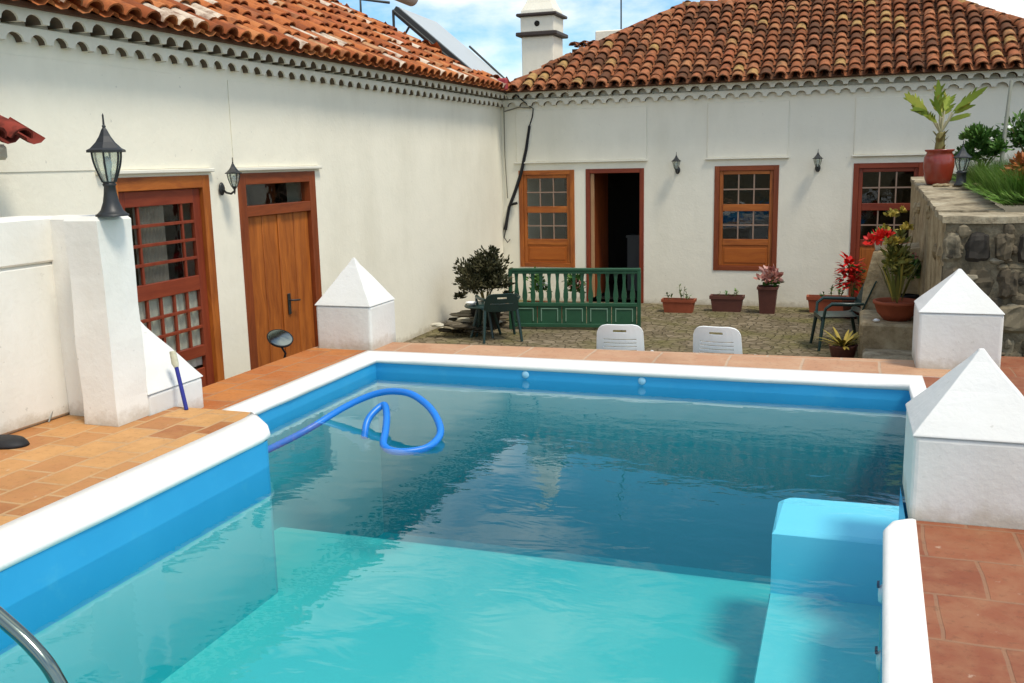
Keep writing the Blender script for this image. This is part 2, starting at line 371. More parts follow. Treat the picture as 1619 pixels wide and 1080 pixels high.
# underwater bench steps
def slab(outline,z0,z1,mb,bev=.03):
    n=len(outline); c=Vector((sum(p[0] for p in outline)/n,sum(p[1] for p in outline)/n))
    ins=[(p[0]+(c.x-p[0])*bev/max(.05,(Vector(p)-c).length),p[1]+(c.y-p[1])*bev/max(.05,(Vector(p)-c).length)) for p in outline]
    vs=[(x,y,z0) for x,y in outline]+[(x,y,z1-bev*.6) for x,y in outline]+[(x,y,z1) for x,y in ins]
    fs=[(i,(i+1)%n,n+(i+1)%n,n+i) for i in range(n)]+[(n+i,n+(i+1)%n,2*n+(i+1)%n,2*n+i) for i in range(n)]
    mb.add(vs,fs,0); mb.add([(x,y,z1) for x,y in ins],[tuple(range(n))],0)
st=MB()
o1=[(.6,4.56),(.6,5.08)]+arc(-.20,5.0,.08,90,180,5)+[(-.28,4.56)]
slab(o1,FD,-.28,st)
tag(st.build('pool_step',STEPP),kind='structure')
st=MB(); slab([(.6,1.2),(.6,4.58),(-.285,4.58),(-.285,1.2)],FD,-.60,st)
tag(st.build('pool_bench',BENP),kind='structure')
# inlets on the right-hand wall
jet0=None
for i,(yy,zz,lab) in enumerate([(3.93,-.26,'upper round white water inlet on the right pool wall, just below the wide step'),(3.60,-.38,'lower round white water inlet on the right pool wall, nearer the bottom of the photo')]):
    t=thing('pool_inlet',(.200-.0306*(4.02-yy),yy,zz),lab,'pool inlet','inlets on the pool wall')
    a=MB(); a.lathe([(0,.016),(.030,.014),(.040,0),(.040,-.004)],n=16); a.xf(Matrix.Rotation(R(-90),4,'Y')); a.build('flange',PLASTW,t)
    a=MB(); a.lathe([(0,.022),(.014,.021),(.016,.012)],n=12); a.xf(Matrix.Translation((0,.0,.04))@Matrix.Rotation(R(-90),4,'Y')); a.build('nozzle',BLACKP,t)
for i,xx in enumerate((-1.42,-2.35)):
    a=MB(); a.lathe([(0,.008),(.02,.007),(.03,.002),(.03,0)],n=16); a.xf(Matrix.Rotation(R(90),4,'X'))
    o=a.build('wall_fitting',m_plain('pale_blue_fitting',(.30,.58,.74)),None,(xx,YF-.002,DF-.08)); tag(o,['small blue round fitting on the far pool wall, right of the middle','small blue round fitting on the far pool wall, nearer the hose'][i],'pool fitting','fittings on the far pool wall')

# water
m=bpy.data.materials.new('pool_water'); m.use_nodes=True; m.node_tree.nodes.clear(); Nn=NT(m.node_tree)
v=Nn('ShaderNodeTexCoord').outputs['Object']
n1=Nn('ShaderNodeTexNoise',{'Vector':Nn('ShaderNodeMapping',{'Vector':v,'Scale':(1.0,1.7,1),'Rotation':(0,0,R(12))}).outputs[0],'Scale':3.2,'Detail':3,'Roughness':.5,'Distortion':.4}).outputs['Fac']
n2=Nn('ShaderNodeTexNoise',{'Vector':v,'Scale':.8,'Detail':2}).outputs['Fac']
hh=math_(Nn,'ADD',n1,math_(Nn,'MULTIPLY',n2,1.5))
bp=Nn('ShaderNodeBump',{'Height':hh,'Strength':.085,'Distance':.03})
fr=Nn('ShaderNodeFresnel',{'IOR':ior(Nn,1.42),'Normal':bp.outputs[0]})
tr=Nn('ShaderNodeBsdfTransparent',{'Color':(1,1,1,1)}); gl=Nn('ShaderNodeBsdfGlossy',{'Color':(1,1,1,1),'Roughness':.0,'Normal':bp.outputs[0]})
mx=Nn('ShaderNodeMixShader',{0:fr.outputs[0],1:tr.outputs[0],2:gl.outputs[0]})
va=Nn('ShaderNodeVolumeAbsorption',{'Color':(.10,.735,.745,1),'Density':.86})
oo=Nn('ShaderNodeOutputMaterial'); Nn.l.new(mx.outputs[0],oo.inputs['Surface']); Nn.l.new(va.outputs[0],oo.inputs['Volume'])
wt=MB()
ol=[(x+(.0 if True else 0),y) for x,y in outl]
wo_=[(x+(.004 if x>-1 else -.004),y+(.004 if y>6 else 0)) for x,y in outl]
vs=[(x,y,WL) for x,y in wo_]+[(x,y,FD-.03) for x,y in wo_]
wt.add(vs,[tuple(range(n))]+[(i,n+i,n+(i+1)%n,(i+1)%n) for i in range(n)]+[tuple(range(2*n-1,n-1,-1))],0)
tag(wt.build('pool_water',m),kind='structure')

# ------------------------------------------------------------ coping (rounded white rim)
def coping(path,zt,name='pool_coping',w_=.36):
    """path: list of (outer point, inner point); section rounded on the inner edge"""
    mb=MB(); sec=[]
    L=len(path); rows=[]
    for (o,i) in path:
        o=Vector(o);i=Vector(i); d=(i-o); Wd=d.length; d.normalize()
        r=.028
        prof=[(0,-.12),(0,0.002),(Wd*.3,.006),(Wd-r,.004)]+[(Wd-r+(r+.006)*math.sin(R(a)),-r+r*math.cos(R(a))+.004) for a in (22,45,68,90,115,140)]+[(Wd-r-.004,-r*1.8),(Wd-r-.05,-.12)]
        wv=.010*noise.noise(Vector((i.x*2.1,i.y*2.1,0))); rows.append([(o.x+d.x*(q+wv*q/Wd),o.y+d.y*(q+wv*q/Wd),zt+z+.004*noise.noise(Vector((i.x*3,i.y*3,q*8)))*(1 if 0<q<Wd-.03 else 0)) for q,z in prof])
    k=len(rows[0]); vs=[p for r_ in rows for p in r_]
    fs=[(a*k+j,a*k+j+1,(a+1)*k+j+1,(a+1)*k+j) for a in range(L-1) for j in range(k-1)]
    mb.add(vs,fs,0,True)
    mb.add(rows[0],[tuple(range(k))],0); mb.add(rows[-1],[tuple(range(k))[::-1]],0)
    o=mb.build(name,COPE); tag(o,kind='structure'); return o
def dense(p,q,n): return [((p[0][0]+(q[0][0]-p[0][0])*i/n,p[0][1]+(q[0][1]-p[0][1])*i/n),(p[1][0]+(q[1][0]-p[1][0])*i/n,p[1][1]+(q[1][1]-p[1][1])*i/n)) for i in range(n)]
nearL=dense(((-3.40,YN),(-3.09,YN)),((-3.40,4.35),(-3.09,4.35)),12)+[((-3.40,4.35),(-3.09,4.35)),((-3.405,4.5),(-3.09,4.52)),((-3.41,4.75),(-3.11,4.62)),((-3.42,4.90),(-3.17,4.70))]
# rounded end: one mesh built as path
coping(nearL+[((-3.44,4.95),(-3.27,4.79)),((-3.47,4.96),(-3.33,4.84))],0.0)
farL=dense(((-3.87,4.93),(-3.655,4.93)),((-3.87,7.30),(-3.655,7.035)),8)
farL+=dense(((-3.87,7.30),(-3.655,7.035)),((.56,7.34),(.455,7.035)),12)
farL+=dense(((.56,7.34),(.455,7.035)),((.56,4.665),(.455,4.665)),6)+[((.56,4.665),(.455,4.665))]
coping(farL,DF)
coping([((.322,4.118),(.270,4.118)),((.321,4.08),(.222,4.085)),((.319,4.0),(.193,4.0)),((.298,3.2),(.168,3.2)),((.267,2.0),(.131,2.0)),((.168,YN),(.013,YN))],0.0)

# ------------------------------------------------------------ decks
def deck(name,poly,zt,mat,zb=G-.05,lip=None):
    mb=MB(); n=len(poly)
    vs=[(x,y,zt) for x,y in poly]+[(x,y,zb) for x,y in poly]
    mb.add(vs,[tuple(range(n))],0); mb.add(vs,[(i,n+i,n+(i+1)%n,(i+1)%n) for i in range(n)],0,m=1)
    o=mb.build(name,[mat,WHITE]); tag(o,kind='structure'); return o
deck('left_deck',[(-5.0,YN),(-3.398,YN),(-3.398,4.76),(-3.46,4.95),(-3.50,4.955),(-4.03,4.955),(-4.03,4.71),(-5.0,4.71)],-.001,DECK_N)
deck('far_left_deck',[(-4.42,4.72),(-4.031,4.72),(-4.031,4.956),(-3.868,4.956),(-3.868,7.30),(-4.42,7.30)],DF-.002,DECK_F)
deck('far_deck',[(-4.42,7.302),(-3.87,7.297),(.56,7.338),(.80,7.342),(.80,7.93),(-4.42,7.70)],DF-.004,DECK_E)
deck('far_right_deck',[(.558,4.66),(1.7,4.66),(1.7,7.342),(.558,7.337)],DF-.006,DECK_R)
deck('far_right_corner_deck',[(.801,7.343),(1.7,7.343),(1.7,8.25),(.801,8.25)],DF-.008,DECK_R)
deck('right_deck',[(.166,YN),(2.6,YN),(2.6,4.66),(.80,4.66),(.80,4.125),(.320,4.117)],-.001,DECK_R)
# pool shell outside mass under the coping is hidden by the decks

# ------------------------------------------------------------ pyramid posts
def soft(o,w_):
    b_=o.modifiers.new('bevel','BEVEL'); b_.width=w_*1.5; b_.segments=3; b_.limit_method='ANGLE'; b_.angle_limit=R(20); return o
def post(cx,cy,hx,hy,zb,zt,za,lab):
    t=thing('pyramid_post',(cx,cy,zb),lab,'pillar','white pyramid topped posts around the pool')
    mb=MB(); N_=7
    h=zt-zb
    mb.box(-hx,hx,-hy,hy,-.03,h); soft(mb.build('shaft',POSTW,t),.016)
    mb=MB(); e=.003; lv=[(1.0,-.002),(1.0,.002)]+[((1-i/6),.002+(za-zt-.002)*i/6) for i in range(1,6)]+[(.035,za-zt-.006)]
    vs=[];fs=[]
    for (q,z) in lv:
        for sx,sy in ((-1,-1),(1,-1),(1,1),(-1,1)):
            j=.006*noise.noise(Vector((sx*3+cx,sy*3+cy,z*9)))
            vs.append((sx*(hx+e)*q+j,sy*(hy+e)*q+j,h+z))
    for i in range(len(lv)-1):
        for k in range(4): fs.append((i*4+k,i*4+(k+1)%4,i*4+4+(k+1)%4,i*4+4+k))
    fs.append(tuple((len(lv)-1)*4+k for k in range(4)))
    mb.add(vs,fs,0); soft(mb.build('pyramid_cap',POSTW,t),.014)
    return t
post(-4.31,5.0,.27,.27,DF,.13,.56,'short white pyramid post behind the lantern pillar, a navy brush leaning on it')
post(-4.105,7.565,.268,.245,DF,.30,.70,'white pyramid post at the far left pool corner, in front of the plank door')
post(.56,4.39,.265,.265,-.002,.36,.69,'large near white pyramid post at the right pool edge by the red tiles')
post(.82,7.90,.285,.28,DF,.34,.64,'white pyramid post at the far right corner in front of the stone wall')

# ------------------------------------------------------------ parapet wall with pillar
t=thing('parapet_wall',(-4.7,4.4,0),'white rendered parapet wall with a square pillar carrying the large lantern','wall')
mb=MB()
mb.box(-.18,.15,-6.2,.33,0,.96,bev=.02); mb.build('lower_wall',WHITE,t)
mb=MB(); mb.box(-.19,.160,-6.2,.34,.962,1.232,bev=.012); mb.build('top_band',WHITE,t)
mb=MB()
# pillar with slightly wavering edges
lv=[0,.15,.3,.5,.7,.9,1.1,1.215,1.238]
vs=[]
for i,z in enumerate(lv):
    s=-.018 if i==len(lv)-1 else 0
    fl_=.004 if z<.1 else 0
    for (x,y) in ((.41-fl_*.6,.05),(.655+fl_,.05),(.655+fl_,.33),(.15,.33),(.15,.2),(.41-fl_*.6,.2)):
        j=.008*noise.noise(Vector((x*5,y*5,z*3)))
        cx,cy=.5,.2; vs.append((x+j+(s if x>cx else -s if x<.2 else -s*.5),y+j+(s if y>cy else -s),z))
k=6; fs=[(i*k+j,i*k+(j+1)%k,(i+1)*k+(j+1)%k,(i+1)*k+j) for i in range(len(lv)-1) for j in range(k)]
fs.append(tuple((len(lv)-1)*k+j for j in range(k)))
mb.add(vs,fs,0); mb.build('pillar',WHITE,t)

# ------------------------------------------------------------ house walls
def wall_mesh(u0,u1,z0,z1,thick,ops,tf):
    """wall in (u,z) with rectangular openings; tf maps (u,d,z)->world, d=0 outer face, d=thick inner"""
    us=sorted({u0,u1}|{q for o in ops for q in o[:2]}); zs=sorted({z0,z1}|{q for o in ops for q in o[2:4]})
    us=[u for u in us if u0<=u<=u1]; zs=[z for z in zs if z0<=z<=z1]
    def solid(i,j):
        if i<0 or j<0 or i>=len(us)-1 or j>=len(zs)-1: return False
        cu=(us[i]+us[i+1])/2; cz=(zs[j]+zs[j+1])/2
        return not any(o[0]<cu<o[1] and o[2]<cz<o[3] for o in ops)
    mb=MB()
    for i in range(len(us)-1):
        for j in range(len(zs)-1):
            if not solid(i,j): continue
            a,b_,c,d=us[i],us[i+1],zs[j],zs[j+1]
            q=lambda L: mb.add([tf(*p) for p in L],[(0,1,2,3)],0)
            q([(a,0,c),(b_,0,c),(b_,0,d),(a,0,d)]); q([(a,thick,c),(a,thick,d),(b_,thick,d),(b_,thick,c)])
            if not solid(i-1,j): q([(a,0,c),(a,0,d),(a,thick,d),(a,thick,c)])
            if not solid(i+1,j): q([(b_,0,c),(b_,thick,c),(b_,thick,d),(b_,0,d)])
            if not solid(i,j-1): q([(a,0,c),(a,thick,c),(b_,thick,c),(b_,0,c)])
            if not solid(i,j+1): q([(a,0,d),(b_,0,d),(b_,thick,d),(a,thick,d)])
    return mb
YB=15.25; XH=-5.43
WT=2.37
# back house
hb=thing('house',((-5.4+3.2)/2,YB,G),'long white house across the back with salmon brown tiled hip roof and three windows','house')
ob=Vector(hb.location)
tfb=lambda u,d,z:(u-ob.x,YB+d-ob.y,z-ob.z)
W1=(-5.14,-4.19,-.24,1.346); D1=(-4.0,-3.05,G,1.352); W2=(-1.95,-.99,-.25,1.36); W3=(.07,1.03,G,1.362)
wall_mesh(-5.428,3.2,G-.1,WT+.2,.35,[W1,D1,W2,W3],tfb).build('wall',WALLW,hb)
mb=MB()
for bx in [(-5.42,-5.1,15.61,19.7),(2.9,3.2,15.61,19.7),(-5.42,3.2,19.71,20.0)]:
    mb.box(bx[0]-ob.x,bx[1]-ob.x,bx[2]-ob.y,bx[3]-ob.y,-.1,3.35)
mb.build('rear_wall',WALLW,hb)
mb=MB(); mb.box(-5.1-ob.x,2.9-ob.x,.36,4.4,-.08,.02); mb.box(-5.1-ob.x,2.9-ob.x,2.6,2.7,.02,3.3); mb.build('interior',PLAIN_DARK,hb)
# raised plaster panels over the openings
for (a,b_) in ((-5.17,-3.01),(-2.07,-.87),(.06,1.3)):
    mb=MB(); mb.box(a-ob.x,b_-ob.x,-.012,-.002,1.485-ob.z,2.30-ob.z,bev=.006); mb.build('raised_plaster_panel',WALLW,hb)
for (a,b_) in ((-5.20,-2.99),(-2.09,-.85),(.04,1.32)):
    mb=MB(); mb.box(a-ob.x,b_-ob.x,-.045,-.003,1.458-ob.z,1.483-ob.z,bev=.006); mb.build('lintel_ledge',CORN,hb)

# left house
hl=thing('house',(XH,7.5,G),'white house along the left with bright orange tiled roof and two wooden doors','house')
ol_=Vector(hl.location)
tfl=lambda u,d,z:(XH-d-ol_.x,u-ol_.y,z-ol_.z)
DA=(6.12,7.385,G,1.44); DB=(7.82,9.225,G,1.445)
wall_mesh(0.5,19.0,G-.1,WT+.2,.35,[DA,DB],tfl).build('wall',WALLL,hl)
mb=MB()
for bx in [(-9.2,-9.5,.5,15.0),(-9.2,-5.79,.5,.8),(-9.2,-5.79,14.7,15.0)]:
    mb.box(min(bx[0],bx[1])-ol_.x,max(bx[0],bx[1])-ol_.x,bx[2]-ol_.y,bx[3]-ol_.y,-.1,3.35)
mb.build('rear_wall',WALLW,hl)
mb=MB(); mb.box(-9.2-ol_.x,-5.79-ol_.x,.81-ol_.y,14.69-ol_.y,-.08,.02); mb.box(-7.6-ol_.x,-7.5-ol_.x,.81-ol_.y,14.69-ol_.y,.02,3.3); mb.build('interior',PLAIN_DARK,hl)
for a,b_,dd in ((3.0,7.41,.007),(7.78,9.30,.008)):
    mb=MB(); mb.box(.002,dd,a-ol_.y,b_-ol_.y,1.50-ol_.z,2.29-ol_.z,bev=.0025); mb.build('raised_plaster_panel',WALLL,hl)
for a,b_ in ((6.0,7.43),(7.78,9.33)):
    mb=MB(); mb.box(.003,.05,a-ol_.y,b_-ol_.y,1.466-ol_.z,1.498-ol_.z,bev=.006); mb.build('lintel_ledge',CORN,hl)

# ------------------------------------------------------------ cornice of two scalloped tile courses
def cornice(u0,u1,tf,parent):
    mb=MB(); pitch=.205; 
    for row,(zb,zt,pr) in enumerate(((2.355,2.475,.075),(2.477,2.60,.155))):
        n_=int((u1-u0)/pitch); off=pitch/2*row
        inner=-.03
        # top and bottom slabs (mortar bed)
        def q(L,r=0): mb.add([tf(*p) for p in L],[tuple(range(len(L)))],r)
        q([(u0,inner,zt),(u1,inner,zt),(u1,pr,zt),(u0,pr,zt)])
        for i in range(n_+1):
            c=u0+off+i*pitch; j=.006*(rnd.random()-.5); rz=.058+.010*rnd.random(); rw=pitch*.34+.008*rnd.random()
            pj=pr
            a0,a1=c-pitch/2,c+pitch/2
            if a1>u1+.01: break
            K=8; arcp=[(c-rw*math.cos(PI*k/K),zb+.018+j+rz*math.sin(PI*k/K)) for k in range(K+1)]
            # front plate: polygon around the arch, as strips
            outer=[(a0,zb+.018)]+[(a0+(a1-a0)*k/K,zt) for k in range(K+1)]+[(a1,zb+.018)]
            top_=[(a0+(a1-a0)*k/K,zt) for k in range(K+1)]
            for k in range(K):
                q([(arcp[k][0],pj,arcp[k][1]),(arcp[k+1][0],pj,arcp[k+1][1]),(top_[k+1][0],pj,top_[k+1][1]),(top_[k][0],pj,top_[k][1])])
            q([(a0,pj,zb+.018),(arcp[0][0],pj,zb+.018+j),(a0,pj,zt)]); q([(a1,pj,zb+.018),(a1,pj,zt),(arcp[K][0],pj,zb+.018+j)])
            # underside lips and barrel interior
            for (b0,b1) in ((a0,arcp[0][0]),(arcp[K][0],a1)):
                q([(b0,inner,zb+.018),(b1,inner,zb+.018),(b1,pj,zb+.018),(b0,pj,zb+.018)])
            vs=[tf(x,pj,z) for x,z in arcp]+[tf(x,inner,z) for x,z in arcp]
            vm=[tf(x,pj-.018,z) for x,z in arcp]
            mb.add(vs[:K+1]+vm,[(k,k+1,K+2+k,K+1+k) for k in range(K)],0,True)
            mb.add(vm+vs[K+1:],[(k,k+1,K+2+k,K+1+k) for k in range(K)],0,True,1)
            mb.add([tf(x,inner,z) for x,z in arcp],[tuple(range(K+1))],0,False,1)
    return mb.build('cornice',[CORN,HOLE],parent)
cornice(-5.42,3.2,lambda u,d,z:(u-ob.x,-d,z-ob.z),hb)
cornice(1.0,15.24,lambda u,d,z:(d,u-ol_.y,z-ol_.z),hl)

# ------------------------------------------------------------ tiled roofs
def tiled_slope(mb,O,U,V,inside,nu,nv,pitch,step,uj=.012,holes=0):
    """O eave start, U unit along the eave, V unit up the slope. inside(u,v) tests the slope outline"""
    O=Vector(O);U=Vector(U).normalized();V=Vector(V).normalized();Nn_=U.cross(V).normalized()
    if Nn_.z<0: Nn_=-Nn_
    K=6
    for i in range(nu):
        cu=i*pitch; colr=rnd.random(); ph=-rnd.uniform(0,.35)*step
        drift=0
        for j in range(nv):
            v0=j*step-.065; drift+=rnd.uniform(-.004,.004)
            if not inside(cu,v0+step*.5): continue
            c=cu+drift+rnd.uniform(-uj,uj)*.6; v0+=(ph+rnd.uniform(-.02,.02)) if j else 0; tl=rnd.uniform(-.03,.03); ln=step*1.28
            h0=rnd.uniform(.0,.012)
            r=min(1,max(0,.5+(rnd.random()-.5)*1.25*(1 if rnd.random()<.8 else 1)+ (colr-.5)*.25))
            # cover tile (convex)
            vs=[]
            for (vv,rad,hh_) in ((v0,.088,.052),(v0+ln,.070,.018)):
                for k in range(K+1):
                    a=PI*k/K; vs.append(O+U*(c+tl*(vv-v0)-rad*math.cos(a))+V*vv+Nn_*(hh_+h0+rad*.86*math.sin(a)))
            for k in range(K+1):  # inner rim at the lower end for thickness
                a=PI*k/K; rad=.074; vs.append(O+U*(c-rad*math.cos(a))+V*(v0)+Nn_*(.052+h0+rad*.84*math.sin(a)-.002))
            for k in range(K+1):
                a=PI*k/K; rad=.070; vs.append(O+U*(c-rad*math.cos(a))+V*(v0+.12)+Nn_*(.045+h0+rad*.84*math.sin(a)-.004))
            M_=K+1
            mb.add(vs,[(k,k+1,M_+k+1,M_+k) for k in range(K)],r,True)
            mb.add(vs,[(2*M_+k,2*M_+k+1,k+1,k) for k in range(K)],r*.7,False)
            if j==0: mb.add(vs,[(3*M_+k,3*M_+k+1,2*M_+k+1,2*M_+k) for k in range(K)],r*.4,True)
            # pan tile (concave)
            vs=[]; cp=c+pitch/2; r2_=max(0,r*.75+.1*rnd.random()-.1)
            for (vv,rad,hh_) in ((v0-.01,.078,.062),(v0+ln,.086,.036)):
                for k in range(5):
                    a=PI*k/4; vs.append(O+U*(cp-rad*math.cos(a))+V*vv+Nn_*(hh_-rad*.6*math.sin(a)))
            mb.add(vs,[(k,k+1,6+k,5+k) for k in range(4)],r2_,True)
def ridge_tiles(mb,p,q,r0=.10,step=.30):
    p=Vector(p);q=Vector(q); L=(q-p).length; d=(q-p)/L; s=d.cross(Vector((0,0,1))).normalized(); u=s.cross(d)
    n_=int(L/step); K=7
    for i in range(n_+1):
        a=p+d*i*step+s*rnd.uniform(-.008,.008); r=rnd.random(); vs=[]
        for (t_,rad,h) in ((-.02,r0,.035),(step*1.12,r0*.85,.012)):
            for k in range(K+1):
                an=PI*k/K; vs.append(a+d*t_-s*rad*math.cos(an)+u*(h+rad*.85*math.sin(an)-.02))
        M_=K+1; mb.add(vs,[(k,k+1,M_+k+1,M_+k) for k in range(K)],r,True)
        vs2=[v_+d*.0-u*.016 for v_ in vs[:M_]]; mb.add(vs[:M_]+vs2,[(k,k+1,M_+k+1,M_+k) for k in range(K)],r*.5,False)
SL=.58; EZ=2.615
def hip_roof(parent,x0,x1,y0,y1,along,mat,slopes,org,pitch,step,s_half):
    """hip roof over the rectangle; ridge along 'x' or 'y'"""
    zt=EZ+SL*s_half
    if along=='x': ra=(x0+s_half,(y0+y1)/2,zt); rb=(x1-s_half,(y0+y1)/2,zt)
    else: ra=((x0+x1)/2,y0+s_half,zt); rb=((x0+x1)/2,y1-s_half,zt)
    A,B,C_,D=(x0,y0,EZ),(x1,y0,EZ),(x1,y1,EZ),(x0,y1,EZ)
    o=Vector(org)
    sub=lambda p:tuple(Vector(p)-o)
    base=MB()
    if along=='x': F=[[A,B,rb,ra],[C_,D,ra,rb],[B,C_,rb],[D,A,ra]]
    else: F=[[B,C_,rb,ra],[D,A,ra,rb],[A,B,ra],[C_,D,rb]]
    for q in F: base.add([sub(p) for p in q],[tuple(range(len(q)))],0.1)
    base.add([sub((p[0],p[1],p[2]-.03)) for p in (A,D,C_,B)],[(0,1,2,3)],.1)
    for a,b_ in ((A,B),(B,C_),(C_,D),(D,A)):
        base.add([sub(a),sub(b_),sub((b_[0],b_[1],b_[2]-.03)),sub((a[0],a[1],a[2]-.03))],[(0,1,2,3)],.1)
    mb=MB(); mb.v=base.v; mb.f=base.f; mb.r=base.r; mb.sm=base.sm; mb.m=[1]*len(base.f)
    sl=math.hypot(1,SL); vlen=s_half*sl
    for s in slopes:
        if s=='-y': O=A;U=(1,0,0);V=(0,1,SL);L=x1-x0
        if s=='+x': O=B;U=(0,1,0);V=(-1,0,SL);L=y1-y0
        if s=='-x': O=A;U=(0,1,0);V=(1,0,SL);L=y1-y0
        if s=='+y': O=D;U=(1,0,0);V=(0,-1,SL);L=x1-x0
        def ins(u,v,L=L): 
            h=v/sl; return v<vlen-.02 and h<u+.02 and h<L-u+.02
        tiled_slope(mb,sub(O),U,V,ins,int(L/pitch)+1,int(vlen/step)+2,pitch,step)
    for a,b_ in ((A,ra),(D,ra if along=='x' else rb),(B,rb if along=='x' else ra),(C_,rb)):
        ridge_tiles(mb,sub(a),sub(b_))
    ridge_tiles(mb,sub(ra),sub(rb))
    return mb.build('roof',[mat,MORTAR],parent)
rb_=hip_roof(hb,-5.30,3.40,15.02,20.0,'x',ROOF_B,('-y','-x','+x'),ob,.205,.225,2.49)
rl_=hip_roof(hl,-9.45,-5.22,0.3,15.12,'y',ROOF_L,('+x','+y'),ol_,.205,.33,2.115)

# ------------------------------------------------------------ windows of the back house
def grid_bars(mb,x0,x1,z0,z1,nx,nz,y0,y1,bw=.012,r=None):
    for i in range(1,nx):
        c=x0+(x1-x0)*i/nx; mb.box(c-bw,c+bw,y0,y1,z0,z1,r)
    for i in range(1,nz):
        c=z0+(z1-z0)*i/nz; mb.box(x0,x1,y0+.002,y1-.002,c-bw,c+bw,r)
m=bpy.data.materials.new('window_glass'); m.use_nodes=True; m.node_tree.nodes.clear(); Nn=NT(m.node_tree)
v=Nn('ShaderNodeTexCoord').outputs['Object']; nn=Nn('ShaderNodeTexNoise',{'Vector':v,'Scale':6.0}).outputs['Fac']
bp=Nn('ShaderNodeBump',{'Height':nn,'Strength':.08,'Distance':.02}); fr=Nn('ShaderNodeFresnel',{'IOR':ior(Nn,1.5),'Normal':bp.outputs[0]})
tr=Nn('ShaderNodeBsdfTransparent',{'Color':(.93,.95,.93,1)}); gl=Nn('ShaderNodeBsdfGlossy',{'Roughness':.02,'Normal':bp.outputs[0]})
mx=Nn('ShaderNodeMixShader',{0:fr.outputs[0],1:tr.outputs[0],2:gl.outputs[0]}); oo=Nn('ShaderNodeOutputMaterial'); Nn.l.new(mx.outputs[0],oo.inputs[0]); GLASS=m
def frame_boxes(mb,x0,x1,z0,z1,w_,y0,y1,bev=.004,bottom=True,mh=1):
    mb.box(x0,x0+w_,y0,y1,z0,z1,bev=bev); mb.box(x1-w_,x1,y0,y1,z0,z1,bev=bev)
    mb.box(x0+w_,x1-w_,y0+.002,y1,z1-w_,z1,bev=bev,m=mh)
    if bottom: mb.box(x0+w_,x1-w_,y0+.002,y1,z0,z0+w_,bev=bev,m=mh)
def window(o,W,parent,lab,fm,sm,pm,door=False):
    """coordinates local to parent at the wall plane; y runs into the wall"""
    x0,x1,z0,z1=W[0]-ob.x,W[1]-ob.x,W[2]-ob.z,W[3]-ob.z
    mb=MB(); frame_boxes(mb,x0,x1,z0,z1,.075,-.012,.10); fr_=mb.build('window',[fm,HX[fm.name]],parent); fr_['label']=lab
    a,b_=x0+.077,x1-.077; t=z1-.077
    # sashes
    H=1.586; u1=z1-.13; u0=z1-.585; l1=z1-.69; l0=z1-1.12; pt=z1-1.215
    mb=MB()
    mb.box(a,a+.055,.012,.055,z0+.077,t,bev=.004); mb.box(b_-.055,b_,.012,.055,z0+.077,t,bev=.004)
    for (c,d) in ((u1,t),(l1,u0),(pt,l0)): mb.box(a+.057,b_-.057,.010,.053,c,d,bev=.004,m=1)
    mb.build('sash',[sm,HX[sm.name]],fr_)
    mb=MB(); grid_bars(mb,a+.057,b_-.057,u0,u1,3,2,.018,.045,.010,.5); grid_bars(mb,a+.057,b_-.057,l0,l1,3,2,.018,.045,.010,.5)
    mb.build('glazing_bars',BAR,fr_)
    mb=MB(); mb.box(a+.05,b_-.05,.030,.034,l0-.01,u1+.01); mb.build('pane',GLASS,fr_)
    mb=MB(); mb.box(a+.057,b_-.057,.020,.05,z0+.077,pt-.002,bev=.004)
    mb.box(a+.085,b_-.085,.012,.021,z0+.12,pt-.04,bev=.006); mb.build('lower_panel',pm,fr_)
    if not door: pass
    return fr_
window(0,W1,hb,'left wooden sash window with orange lower panel behind the green railing',WOOD,WOOD,WOODO)
window(0,W2,hb,'middle wooden sash window with orange lower panel above the tall pink flower pot',WOODF,WOOD,WOODO)
window(0,W3,hb,'red brown glazed door window partly behind the stone wall',WOODR,WOODR,WOOD,True)
# open doorway
x0,x1,z0,z1=D1[0]-ob.x,D1[1]-ob.x,D1[2]-ob.z,D1[3]-ob.z
mb=MB(); frame_boxes(mb,x0,x1,z0,z1,.07,-.012,.12,bottom=False)
dr=mb.build('door',[WOODR,HX[WOODR.name]],hb); dr['label']='open doorway with a dark interior behind the green railing'
mb=MB(); a=R(80); Md=Matrix.Translation((x0+.10,.10,0))@Matrix.Rotation(R(87),4,'Z')
mb.box(0,.78,-.02,.02,z0+.07,z1-.075,M=Md,bev=.004); lf=mb.build('door_leaf',[WOODF],dr)
mb=MB(); mb.box(x0+.071,x0+.13,.02,.06,z0+.07,z1-.075,bev=.005); mb.build('leaf_edge',WOODP,dr)
mb=MB(); mb.box(-3.6-ob.x,-3.3-ob.x,1.3,1.6,0,.95); mb.box(-3.62-ob.x,-3.28-ob.x,1.28,1.62,.95,.99); mb.build('cabinet',m_plain('grey_cabinet',(.12,.12,.11)),dr)

# ------------------------------------------------------------ doors of the left house (local: x = out of the wall)
def lbox(mb,y0,y1,z0,z1,d0,d1,bev=.004,r=None,m=0): mb.box(d0,d1,y0-ol_.y,y1-ol_.y,z0-ol_.z,z1-ol_.z,r,m,bev=bev)
y0,y1,z0,z1=DA
mb=MB(); lbox(mb,y0,y0+.10,z0,z1,-.10,.014); lbox(mb,y1-.10,y1,z0,z1,-.10,.014); lbox(mb,y0+.10,y1-.10,z1-.11,z1,-.10,.012,m=1)
da=mb.build('door',[WOOD,HY[WOOD.name]],hl); da['label']='glazed red brown door with many small panes, half hidden by the pillar'
a,b_=y0+.102,y1-.102; t=z1-.112
mb=MB()
lbox(mb,a,a+.10,z0+.02,t,-.07,-.025); lbox(mb,b_-.10,b_,z0+.02,t,-.07,-.025)
for c,d in ((1.20,t),(.43,.56),(-.17,-.07)): lbox(mb,a+.10,b_-.10,c,d,-.07,-.023,m=1)
